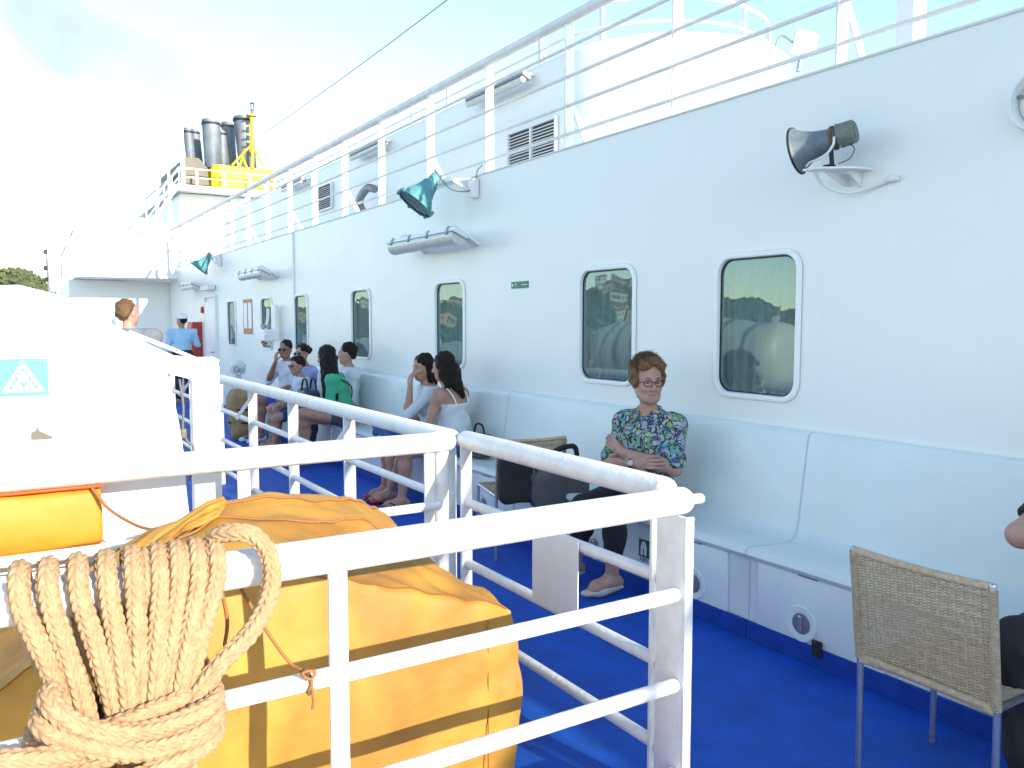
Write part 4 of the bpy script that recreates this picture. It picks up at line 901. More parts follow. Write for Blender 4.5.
# round lamp ring at the right edge
RG = thing('bulkhead_lamp', 'round white bulkhead lamp ring on the wall at the right edge', 'lamp', (3.652, 1.75, 2.50)); RG.scale = (1.15, 1.15, 1.15); mt = Matrix.Rotation(-math.pi/2, 4, 'Y')
bm = NB(); lathe(bm, [(0.088, 0), (0.095, 0.03), (0.102, 0.05), (0.110, 0.05), (0.116, 0.03), (0.118, 0)], mt, 36); obj('ring', bm, M['white'], RG, smooth=40)
bm = NB(); lathe(bm, [(0.0, 0.045), (0.05, 0.04), (0.085, 0.018), (0.09, 0)], mt, 30); obj('dome', bm, M['frp'], RG, smooth=50)
bm = NB(); tube(bm, [(-0.02, -0.1, -0.05), (-0.05, 0, 0.0), (-0.02, 0.1, 0.03)], 0.006, 6); box(bm, (-0.02, -0.01, -0.115), (0.03, 0.02, 0.02), 0.003); obj('clip', bm, M['grey'], RG)
# bright work light on the rounded roof
WL = thing('work_light', 'small square work light on the rounded roof edge behind the upper railing', 'floodlight', (7.38, 5.98, 4.55)); ml = Euler((R(-8), R(14), R(-28))).to_matrix().to_4x4()
bm = NB(); box(bm, (0, 0, 0), (0.26, 0.12, 0.25), 0.03, rot=ml); obj('housing', bm, M['frp'], WL)
bm = NB(); box(bm, ml @ Vector((0, -0.064, 0)), (0.20, 0.012, 0.19), 0.004, rot=ml); obj('lens', bm, M['diffuser'], WL)
bm = NB(); tube(bm, [(0, 0.03, -0.10), (-0.02, 0.05, -0.28)], 0.025, 8); tube(bm, smoothcurve([(-0.1, 0.05, 0), (-0.3, 0.05, 0.04), (-0.4, 0.05, -0.12)], 6), 0.012, 6); obj('stem', bm, M['grey'], WL)
# red cabinet, telephone box, valve post and small fittings far along the wall
RC = thing('fire_cabinet', 'tall red fire cabinet beside the far cabin door', 'cabinet', (3.56, 18.55, 0.82))
bm = NB(); box(bm, (0, 0, 0.39), (0.20, 0.52, 0.78), 0.015); obj('body', bm, M['red'], RC)
bm = NB(); box(bm, (-0.106, 0, 0.39), (0.012, 0.46, 0.70), 0.004); obj('door', bm, M['red'], RC)
PB = thing('hose_reel', 'white deck hoist box with red handles between two far windows', 'equipment', (3.60, 12.55, 1.45))
bm = NB(); box(bm, (-0.02, 0.05, 0.18), (0.05, 0.20, 0.46), 0.01); box(bm, (-0.12, 0.02, -0.05), (0.22, 0.26, 0.18), 0.02); obj('back_plate', bm, M['white'], PB)
bm = NB(); tube(bm, smoothcurve([(-0.12, 0.05, 0.35), (-0.14, 0.0, 0.2), (-0.18, -0.02, 0.02), (-0.14, -0.05, -0.2)], 6), 0.022, 8); tube(bm, [(-0.2, -0.18, -0.04), (-0.2, 0.22, -0.04)], 0.02, 8); obj('hose', bm, M['white'], PB, smooth=50)
bm = NB(); lathe(bm, [(0, 0), (0.05, 0), (0.05, 0.05), (0, 0.05)], Matrix.Translation((-0.20, 0.0, 0.06)), 14); obj('knob', bm, M['grey'], PB)
bm = NB(); box(bm, (-0.2, 0.08, -0.16), (0.05, 0.06, 0.03), 0.005); obj('handle', bm, M['red'], PB)
bm = NB(); box(bm, (-0.2, -0.06, -0.17), (0.05, 0.05, 0.03), 0.005); obj('handle', bm, M['red'], PB)
VP = thing('valve_post', 'stubby white valve post on the deck beyond the seated people', 'valve', (3.25, 13.6, 0))
bm = NB(); tube(bm, [(0, 0, 0), (0, 0, 0.78)], 0.06, 14); lathe(bm, [(0, 0.78), (0.10, 0.78), (0.13, 0.84), (0.13, 0.92), (0.08, 0.97), (0, 0.98)], None, 20); obj('post', bm, M['white'], VP, smooth=40)
bm = NB(); lathe(bm, [(0.05, 0), (0.09, 0), (0.09, 0.06), (0.05, 0.06)], zto((-0.5, -0.8, 0), (-0.02, -0.1, 0.84)), 18); tube(bm, [(0, -0.02, 0.84), (0.02, -0.24, 0.82)], 0.045, 12); obj('valve_wheel', bm, M['chrome'], VP, smooth=40)
AL = thing('alarm_bell', 'small red call point with plate beside the far cabin door', 'alarm', (3.645, 18.0, 1.75))
bm = NB(); box(bm, (0, 0, -0.1), (0.02, 0.14, 0.7), 0.004); obj('plate', bm, M['frp'], AL); bm = NB(); lathe(bm, [(0, 0.06), (0.06, 0.05), (0.075, 0.0)], Matrix.Translation((-0.01, 0, 0.1)) @ mt, 16); obj('bell', bm, M['red'], AL, smooth=50)

# ================================================================== LIFERAFT CANISTERS on the left of the photographer, mirrored in the windows
def canister(x, y, label):
    t = thing('liferaft_canister', label, 'liferaft', (x, y, 0), 0, 'cream liferaft canisters at the ship side')
    RX = Matrix.Translation((0, 0, 1.16)) @ Matrix.Rotation(math.pi/2, 4, 'X')
    bm = NB(); r_ = 0.45; prof = [(0, -0.86), (0.16, -0.855), (0.30, -0.83), (0.39, -0.78), (0.435, -0.70)]+[(r_+0.018*(k % 2), -0.62+k*0.103) for k in range(13)]+[(0.435, 0.70), (0.39, 0.78), (0.30, 0.83), (0.16, 0.855), (0, 0.86)]
    lathe(bm, prof, RX, 48); obj('shell', bm, M['canister'], t, smooth=50)
    for yy in (-0.35, 0.0, 0.35):
        bm = NB(); lathe(bm, [(r_+0.019, -0.025), (r_+0.026, -0.025), (r_+0.026, 0.025), (r_+0.019, 0.025)], Matrix.Translation((0, yy, 0)) @ RX, 48); obj('strap', bm, M['grey'], t, smooth=50)
    for yy in (-0.5, 0.5):
        bm = NB(); box(bm, (0, yy, 0.36), (0.8, 0.08, 0.72)); obj('cradle', bm, M['white'], t)
M['canister'] = mat('cream_canister_shell', (0.84, 0.79, 0.62), 0.4, var=0.08, vscale=5)
for x, y, lab in ((-0.85, 7.5, 'nearer cream ribbed liferaft canister by the ship side'), (-0.85, 9.5, 'farther cream ribbed liferaft canister by the ship side')): canister(x, y, lab)
t = thing('lifebuoy_box', 'orange lifebuoy box with black strap on the far left railing', 'box', (-1.2, 11.6, 0))
bm = NB(); box(bm, (0, 0, 0.95), (0.3, 1.0, 0.42), 0.06); obj('shell', bm, mat('red_orange_shell', (0.85, 0.17, 0.02), 0.5), t, smooth=40)
bm = NB(); box(bm, (0, 0.05, 0.95), (0.32, 0.14, 0.44), 0.05); obj('strap', bm, M['dark'], t, smooth=40)
bm = NB(); box(bm, (0, -0.4, 0.37), (0.06, 0.06, 0.74)); box(bm, (0, 0.4, 0.37), (0.06, 0.06, 0.74)); obj('leg', bm, M['white'], t)

# ================================================================== CHAIRS
def wicker_chair(label, loc, rz):
    """local: back plane at y=0 seen from -y, seat towards +y; width along x"""
    t = thing('wicker_chair', label, 'chair', loc, rz, 'woven cane chairs on the deck'); w = 0.235
    for sx in (-1, 1):
        bm = NB(); tube(bm, smoothcurve([(sx*w, 0.03, 0.0), (sx*w, 0.02, 0.42), (sx*w, -0.01, 0.62), (sx*w, -0.035, 0.825)], 8), 0.0115, 12, round_end=True); obj('leg', bm, M['chrome'], t, smooth=50)
        bm = NB(); tube(bm, [(sx*w, 0.47, 0.0), (sx*w*0.98, 0.455, 0.44)], 0.0115, 12); obj('leg', bm, M['chrome'], t, smooth=50)
        bm = NB(); tube(bm, [(sx*w, 0.02, 0.435), (sx*w*0.98, 0.455, 0.44)], 0.0105, 10); obj('seat_rail', bm, M['chrome'], t, smooth=50)
    def bp(u, z):   # back surface, bowed rearwards in the middle
        q = (z-0.40)/0.42
        y = 0.02*(1-q)-0.035*q+0.0
        return Vector((u*w, y+0.0-0.022*(1-u*u)*-1.0*0.9, z-0.014*(1-u*u)*max(0, q)))
    bm = NB(); tube(bm, [bp(u, 0.822) for u in np.linspace(-0.98, 0.98, 16)], 0.013, 10)
    br = obj('backrest', bm, M['wicker'], t, smooth=50)
    bm = NB(); tube(bm, [bp(u, 0.425) for u in np.linspace(-0.98, 0.98, 16)], 0.013, 10); obj('lower_bar', bm, M['wicker'], br, smooth=50)
    bm = NB(); nr = 17
    for k in range(nr):
        u = -0.96+1.92*k/(nr-1); tube(bm, [bp(u, z) for z in np.linspace(0.425, 0.822, 8)], 0.0034, 6)
    obj('canes', bm, M['wicker'], br, smooth=60)
    bm = NB(); nw = 74
    for i in range(nw):
        z = 0.442+i*(0.815-0.442)/nw
        P = []
        for j in range(2*nr*2+1):
            u = -0.985+1.97*j/(4*nr); ph = (u+0.96)/1.92*(nr-1)
            P.append(bp(u, z+0.0006*math.sin(i*2.3+j*0.7))+Vector((0, (1 if i % 2 else -1)*0.0042*math.cos(math.pi*ph), 0)))
        tube(bm, P, 0.0024, 4, cap=False)
    obj('weave', bm, M['wicker'], br, smooth=60)
    for sx in (-1, 1):
        bm = NB(); P = []
        for k in range(480):
            a = k*0.9; z = 0.43+0.385*k/480; c = bp(sx, z); P.append(c+Vector((0.0135*math.cos(a), 0.0135*math.sin(a), 0)))
        tube(bm, P, 0.0024, 4, cap=False)
        obj('edge_binding', bm, M['wicker'], br, smooth=60)
    bm = NB(); ns = 60
    for i in range(ns):
        y = 0.035+0.41*i/ns
        tube(bm, [(u*w*0.96, y, 0.442-0.02*(1-u*u)+(1 if i % 2 else -1)*0.002*math.cos(8*math.pi*u)) for u in np.linspace(-1, 1, 26)], 0.0036, 4, cap=False)
    tube(bm, [(-w, 0.455, 0.442), (w, 0.455, 0.442)], 0.012, 8)
    tube(bm, [(-w, 0.02, 0.435), (w, 0.02, 0.435)], 0.014, 8)
    obj('seat', bm, M['wicker'], t, smooth=60)
    return t
wicker_chair('empty woven cane chair in the right foreground with steel legs', (2.49, 1.495, 0), R(-91))
wicker_chair('cane chair left of the seated woman with black bag slung on it', (3.00, 4.58, 0), R(-13))
# black and grey bag slung over the second chair
bg_ = thing('travel_bag', 'black and grey travel bag slung over the chair beside the seated woman', 'bag', (3.01, 4.48, 0.405), R(-13))
bm = NB()
def soft(bm, c, s, nz, seed, k=5):
    b = NB(); bmesh.ops.create_cube(b, size=1.0); bmesh.ops.bevel(b, geom=b.edges[:], offset=0.22, segments=4, profile=0.5, affect='EDGES'); bmesh.ops.subdivide_edges(b, edges=b.edges[:], cuts=3, use_grid_fill=True)
    bmesh.ops.scale(b, vec=s, verts=b.verts[:]); bmesh.ops.translate(b, vec=c, verts=b.verts[:])
    b.normal_update()
    for v in b.verts: v.co += v.normal*nz*(noise3(v.co, k, seed)+0.5*noise3(v.co, k*2.7, seed+1))
    merge(bm, b)
soft(bm, (-0.16, 0.0, 0.17), (0.25, 0.09, 0.32), 0.02, 1); obj('side_pocket', bm, M['blackcloth'], bg_, smooth=70)
bm = NB(); soft(bm, (0.13, -0.01, 0.10), (0.42, 0.14, 0.27), 0.022, 2, 7); obj('body', bm, M['greycloth'], bg_, smooth=70)
bm = NB(); soft(bm, (0.10, 0.02, 0.235), (0.36, 0.13, 0.10), 0.02, 3, 7); obj('top_layer', bm, M['blackcloth'], bg_, smooth=70)
bm = NB(); tube(bm, smoothcurve([(0.06, 0.02, 0.27), (0.12, 0.02, 0.335), (0.20, 0.02, 0.36), (0.26, 0.02, 0.35), (0.28, 0.02, 0.26), (0.31, 0.0, 0.12)], 8), 0.018, 8); obj('strap', bm, M['blackcloth'], bg_, smooth=60)
bm = NB(); box(bm, (-0.065, -0.055, 0.22), (0.016, 0.02, 0.16), 0.003); box(bm, (-0.035, -0.055, 0.22), (0.016, 0.02, 0.16), 0.003); obj('piping', bm, M['greycloth'], bg_)
# tan rucksack standing on the deck far along
RK = thing('rucksack', 'tall tan rucksack with black straps standing on the deck beyond the railing', 'bag', (2.78, 11.45, 0))
bm = NB(); soft(bm, (0, 0, 0.34), (0.34, 0.34, 0.68), 0.03, 5); obj('body', bm, M['tan'], RK, smooth=70)
bm = NB()
for z, k in ((0.42, 0), (0.24, 1)): lathe(bm, [(0.184, -0.012), (0.192, 0), (0.184, 0.012)], Matrix.Translation((0, 0, z)), 24)
obj('strap', bm, M['blackcloth'], RK)

# ================================================================== funnel smoke drifting forward and to the left
def smoke_mat():
    m = bpy.data.materials.new('thin_funnel_smoke'); m.use_nodes = True; t = m.node_tree; t.nodes.clear()
    out = t.nodes.new('ShaderNodeOutputMaterial'); v = t.nodes.new('ShaderNodeVolumePrincipled'); v.inputs['Color'].default_value = (0.62, 0.40, 0.50, 1); v.inputs['Anisotropy'].default_value = 0.0
    co = t.nodes.new('ShaderNodeTexCoord'); n = t.nodes.new('ShaderNodeTexNoise'); n.inputs['Scale'].default_value = 0.55; n.inputs['Detail'].default_value = 3
    t.links.new(co.outputs['Object'], n.inputs[0]); r = t.nodes.new('ShaderNodeMapRange'); r.inputs[1].default_value = 0.25; r.inputs[2].default_value = 0.80; r.inputs[3].default_value = 0.10; r.inputs[4].default_value = 0.38
    t.links.new(n.outputs[0], r.inputs[0]); t.links.new(r.outputs[0], v.inputs['Density']); t.links.new(v.outputs[0], out.inputs['Volume']); return m

# ================================================================== PEOPLE (one smooth-union surface per body)
def V3(p): return np.array(p, float)
class SDF:
    def __init__(s): s.p = []
    def cone(s, a, b, ra, rb=None, k=0.03, n=None, sq=1.0, op=1, reg=None):
        s.p.append(('c', V3(a), V3(b), ra, ra if rb is None else rb, k, None if n is None else V3(n)/np.linalg.norm(n), sq, op, reg)); return s
    def ell(s, c, r, Rm=None, k=0.03, op=1, reg=None):
        s.p.append(('e', V3(c), V3(r), np.eye(3) if Rm is None else np.array(Rm), 0, k, None, 1, op, reg)); return s
    def mesh(s, vox, cuts=(), noise=None, grow=0.0, only=None):
        P = [q for q in s.p if only is None or q[9] in only]
        lo = np.array([1e9]*3); hi = -lo
        bb = []
        for q in P:
            if q[0] == 'c': r = max(q[3], q[4])*max(1, 1/q[7] if q[7] < 1 else 1)+grow; l = np.minimum(q[1], q[2])-r; h = np.maximum(q[1], q[2])+r
            else: r = q[2].max()+grow; l = q[1]-r; h = q[1]+r
            bb.append((l, h))
            if q[8] > 0: lo = np.minimum(lo, l); hi = np.maximum(hi, h)
        lo -= 4*vox; hi += 4*vox; n = np.ceil((hi-lo)/vox).astype(int)+1
        D = np.full(n, 0.5, np.float32); ax = [lo[k]+vox*np.arange(n[k]) for k in range(3)]
        for q, (l, h) in zip(P, bb):
            m = q[5]+3*vox
            i0 = np.clip(np.floor((l-m-lo)/vox).astype(int), 0, n); i1 = np.clip(np.ceil((h+m-lo)/vox).astype(int)+1, 0, n)
            if (i1 <= i0).any(): continue
            X, Y, Z = np.meshgrid(*[ax[k][i0[k]:i1[k]] for k in range(3)], indexing='ij'); p = np.stack([X, Y, Z], -1).astype(np.float32)
            if q[0] == 'c':
                a, b, ra, rb, nn, sq = q[1], q[2], q[3], q[4], q[6], q[7]
                ab = b-a; L2 = max(float(ab@ab), 1e-9); pa = p-a
                t = np.clip((pa@ab)/L2, 0, 1); d = pa-t[..., None]*ab
                if nn is not None:
                    dn = d@nn; d = d+(sq-1)*dn[..., None]*nn
                dist = np.linalg.norm(d, axis=-1)-(ra+(rb-ra)*t)
            else:
                w = (p-q[1])@q[3]; r = q[2]; k0 = np.linalg.norm(w/r, axis=-1); k1 = np.linalg.norm(w/(r*r), axis=-1)
                dist = k0*(k0-1)/np.maximum(k1, 1e-6)
            dist = dist-grow
            sl = tuple(slice(i0[k], i1[k]) for k in range(3)); k = q[5]; cur = D[sl]
            if q[8] > 0:
                hh = np.maximum(k-np.abs(cur-dist), 0)/k; D[sl] = np.minimum(cur, dist)-hh*hh*k*0.25
            else:
                hh = np.maximum(k-np.abs(cur+dist), 0)/k; D[sl] = np.maximum(cur, -dist)+hh*hh*k*0.25
        X, Y, Z = np.meshgrid(*ax, indexing='ij')
        if noise is not None: D = D+noise(X, Y, Z).astype(np.float32)
        for pt, nr in cuts:
            nr = V3(nr)/np.linalg.norm(nr); D = np.maximum(D, (X-pt[0])*nr[0]+(Y-pt[1])*nr[1]+(Z-pt[2])*nr[2])
        return nets(D, lo, vox)
def nets(D, lo, vox):
    n = np.array(D.shape); S_ = D < 0
    c = [S_[i:n[0]-1+i, j:n[1]-1+j, k:n[2]-1+k] for i in (0, 1) for j in (0, 1) for k in (0, 1)]
    sm = sum(x.astype(np.int8) for x in c); act = (sm > 0) & (sm < 8); idx = np.argwhere(act)
    ids = np.full(act.shape, -1, np.int64); ids[act] = np.arange(len(idx))
    acc = np.zeros((len(idx), 3)); cnt = np.zeros(len(idx))
    cor = np.array([(i, j, k) for i in (0, 1) for j in (0, 1) for k in (0, 1)])
    for a in range(8):
        for b in range(a+1, 8):
            if np.abs(cor[a]-cor[b]).sum() != 1: continue
            pa = idx+cor[a]; pb = idx+cor[b]
            da = D[pa[:, 0], pa[:, 1], pa[:, 2]]; db = D[pb[:, 0], pb[:, 1], pb[:, 2]]; m = (da < 0) != (db < 0)
            t = da[m]/(da[m]-db[m]); acc[m] += pa[m]+(pb[m]-pa[m])*t[:, None]; cnt[m] += 1
    verts = acc/np.maximum(cnt, 1)[:, None]*vox+lo
    quads = []
    for axis in range(3):
        s0 = [slice(None)]*3; s1 = [slice(None)]*3; s0[axis] = slice(0, -1); s1[axis] = slice(1, None)
        A = S_[tuple(s0)]; B = S_[tuple(s1)]; ch = np.argwhere(A != B)
        u, v = [(1, 2), (2, 0), (0, 1)][axis]
        ok = (ch[:, u] > 0) & (ch[:, v] > 0) & (ch[:, u] < n[u]-1) & (ch[:, v] < n[v]-1); ch = ch[ok]
        fl = A[ch[:, 0], ch[:, 1], ch[:, 2]]
        def g(du, dv):
            q = ch.copy(); q[:, u] -= du; q[:, v] -= dv; return ids[q[:, 0], q[:, 1], q[:, 2]]
        Q = np.stack([g(1, 1), g(0, 1), g(0, 0), g(1, 0)], 1)
        Q[~fl] = Q[~fl][:, ::-1]; quads.append(Q)
    return verts, np.concatenate(quads)
def sdf_obj(name, vq, m, parent, face_mat=None):
    v, q = vq; me = bpy.data.meshes.new(name)
    me.vertices.add(len(v)); me.vertices.foreach_set('co', v.astype(np.float32).ravel())
    me.loops.add(q.size); me.loops.foreach_set('vertex_index', q.astype(np.int32).ravel())
    me.polygons.add(len(q)); me.polygons.foreach_set('loop_start', np.arange(0, q.size, 4, dtype=np.int32)); me.polygons.foreach_set('loop_total', np.full(len(q), 4, np.int32))
    me.update(calc_edges=True); me.validate()
    o = link(name, me, m, parent, smooth=True)
    if face_mat is not None:
        cen = np.zeros(len(me.polygons)*3, np.float32); me.polygons.foreach_get('center', cen)
        me.polygons.foreach_set('material_index', face_mat(cen.reshape(-1, 3)).astype(np.int32))
    return o

def skin(name, col, col2):
    m = mat(name, col, 0.5, var=0.4, vscale=18, col2=col2, bump=0.08, bscale=150)
    m.node_tree.nodes['Principled BSDF'].inputs['Subsurface Weight'].default_value = 0.08
    m.node_tree.nodes['Principled BSDF'].inputs['Subsurface Radius'].default_value = (0.02, 0.008, 0.004)
    return m
SK = {'fair': skin('fair_skin', (0.49, 0.29, 0.22), (0.43, 0.22, 0.16)), 'tan': skin('tanned_skin', (0.45, 0.25, 0.175), (0.38, 0.195, 0.13)), 'brown': skin('brown_skin', (0.33, 0.17, 0.115), (0.27, 0.13, 0.08))}
LIP = mat('lip_skin', (0.36, 0.16, 0.13), 0.45)
EYEW = mat('eye_white', (0.30, 0.27, 0.25), 0.35); DIAL = mat('pale_dial', (0.6, 0.6, 0.58), 0.3); IRIS = mat('eye_iris', (0.03, 0.022, 0.018), 0.2)
def cloth(name, col, var=0.25, rough=0.85, **k): return mat(name, col, rough, var=var, vscale=k.pop('vscale', 9), bump=0.35, bscale=22, **k)
def hairmat(name, c1, c2): return mat(name, c1, 0.55, var=0.7, vscale=30, col2=c2, bump=0.9, bscale=70, stretch=(6, 6, 0.7), spec=0.22)
H_BLACK = hairmat('black_hair', (0.008, 0.0065, 0.006), (0.015, 0.012, 0.010)); H_DARK = hairmat('dark_brown_hair', (0.022, 0.012, 0.008), (0.010, 0.006, 0.004))
H_AUB = hairmat('auburn_short_hair', (0.27, 0.155, 0.075), (0.13, 0.068, 0.032))

def rotz(a): c, s = math.cos(a), math.sin(a); return np.array([[c, -s, 0], [s, c, 0], [0, 0, 1]])
def rotx(a): c, s = math.cos(a), math.sin(a); return np.array([[1, 0, 0], [0, c, -s], [0, s, c]])
def roty(a): c, s = math.cos(a), math.sin(a); return np.array([[c, 0, s], [0, 1, 0], [-s, 0, c]])
def head(S_, c, Rm, s=1.0, detail=True, nose=1.0):
    """head frame: x right of the person, y forward, z up; c = midpoint between the eyes pulled back to the skull axis"""
    def W_(p): return V3(c)+Rm@(V3(p)*s)
    S_.ell(W_((0, -0.012, 0.035)), V3((0.074, 0.094, 0.088))*s, Rm, k=0.02)
    S_.ell(W_((0, 0.022, -0.02)), V3((0.063, 0.068, 0.085))*s, Rm, k=0.025)
    S_.cone(W_((0, 0.03, -0.065)), W_((0, 0.055, -0.092)), 0.043*s, 0.023*s, k=0.03)
    for sx in (-1, 1): S_.cone(W_((sx*0.048, 0.0, -0.05)), W_((sx*0.022, 0.05, -0.085)), 0.022*s, 0.018*s, k=0.03)
    if detail:
        for sx in (-1, 1):
            S_.ell(W_((sx*0.031, 0.083, 0.004)), V3((0.018, 0.014, 0.011))*s, Rm, k=0.012, op=-1)
            S_.cone(W_((sx*0.020, 0.0765, 0.0125)), W_((sx*0.043, 0.0735, 0.0125)), 0.0058*s, k=0.006); S_.cone(W_((sx*0.020, 0.0755, -0.008)), W_((sx*0.043, 0.0725, -0.008)), 0.0052*s, k=0.006)
            S_.ell(W_((sx*0.037, 0.062, -0.028)), V3((0.022, 0.020, 0.020))*s, Rm, k=0.02)
            S_.cone(W_((sx*0.012, 0.082, 0.022)), W_((sx*0.046, 0.070, 0.024)), 0.008*s, 0.006*s, k=0.012)
            S_.ell(W_((sx*0.0755, -0.008, -0.008)), V3((0.012, 0.021, 0.032))*s, Rm, k=0.008)
            S_.ell(W_((sx*0.0125, 0.092, -0.037)), V3((0.009, 0.010, 0.008))*s, Rm, k=0.008)
        S_.cone(W_((0, 0.083, 0.012)), W_((0, 0.106*(0.9+0.1*nose), -0.030)), 0.0085*s, 0.0125*s, k=0.012)
        S_.cone(W_((-0.018, 0.0795, -0.0600)), W_((0.018, 0.0795, -0.0600)), 0.0052*s, k=0.008)
        S_.cone(W_((-0.016, 0.079, -0.0690)), W_((0.016, 0.079, -0.0690)), 0.0056*s, k=0.008)
        S_.cone(W_((-0.022, 0.088, -0.0650)), W_((0.022, 0.088, -0.0650)), 0.0022*s, k=0.004, op=-1)
    return W_
def hand(S_, w, d, n, mirror=1, curl=0.5, s=1.0, spread=0.04):
    """w wrist, d finger direction, n palm-facing normal"""
    w = V3(w); d = V3(d)/np.linalg.norm(d); n = V3(n); n = n-d*(n@d); n /= np.linalg.norm(n); u = np.cross(n, d)*mirror
    S_.cone(w-d*0.01*s, w+d*0.045*s, 0.026*s, 0.030*s, k=0.012, n=n, sq=1.7)
    for i in range(4):
        off = (i-1.5)*0.0195*s; b0 = w+d*0.02*s+u*off*0.6; b = w+d*(0.086-0.004*abs(i-1))*s+u*off
        S_.cone(b0, b, 0.0115*s, 0.0100*s, k=0.008)
        a = 0.0; p = b; L = (0.86, 1.0, 0.95, 0.76)[i]
        for seg, (ln, r0, r1) in enumerate(((0.042, 0.0097, 0.0088), (0.027, 0.0088, 0.0080), (0.021, 0.0080, 0.0068))):
            a += curl*(0.55 if seg == 0 else 0.9); dd = (d*math.cos(a)+n*math.sin(a))+u*(i-1.5)*spread; dd /= np.linalg.norm(dd); q = p+dd*ln*L*s
            S_.cone(p, q, r0*s, r1*s, k=0.0035); p = q
    p = w+d*0.022*s-u*0.024*s; dd = d*0.62-u*0.68+n*0.28; dd /= np.linalg.norm(dd)
    for ln, r0, r1 in ((0.044, 0.0135, 0.0105), (0.032, 0.0105, 0.0095), (0.024, 0.0095, 0.0075)):
        q = p+dd*ln*s; S_.cone(p, q, r0*s, r1*s, k=0.006); p = q; dd = dd*0.88+d*0.2+n*0.12*curl; dd /= np.linalg.norm(dd)
def folds(amp, f, seed=0.0, dirz=1.0):
    return lambda X, Y, Z: 1.5*amp*(np.sin(f*(X*0.8+Z*1.3*dirz)+2.2*np.sin(f*0.43*(Y+Z)+seed)+seed)*0.6+0.4*np.sin(f*1.9*(Z*0.7-X+Y*0.6)+1.7*np.sin(f*0.8*X+seed)))

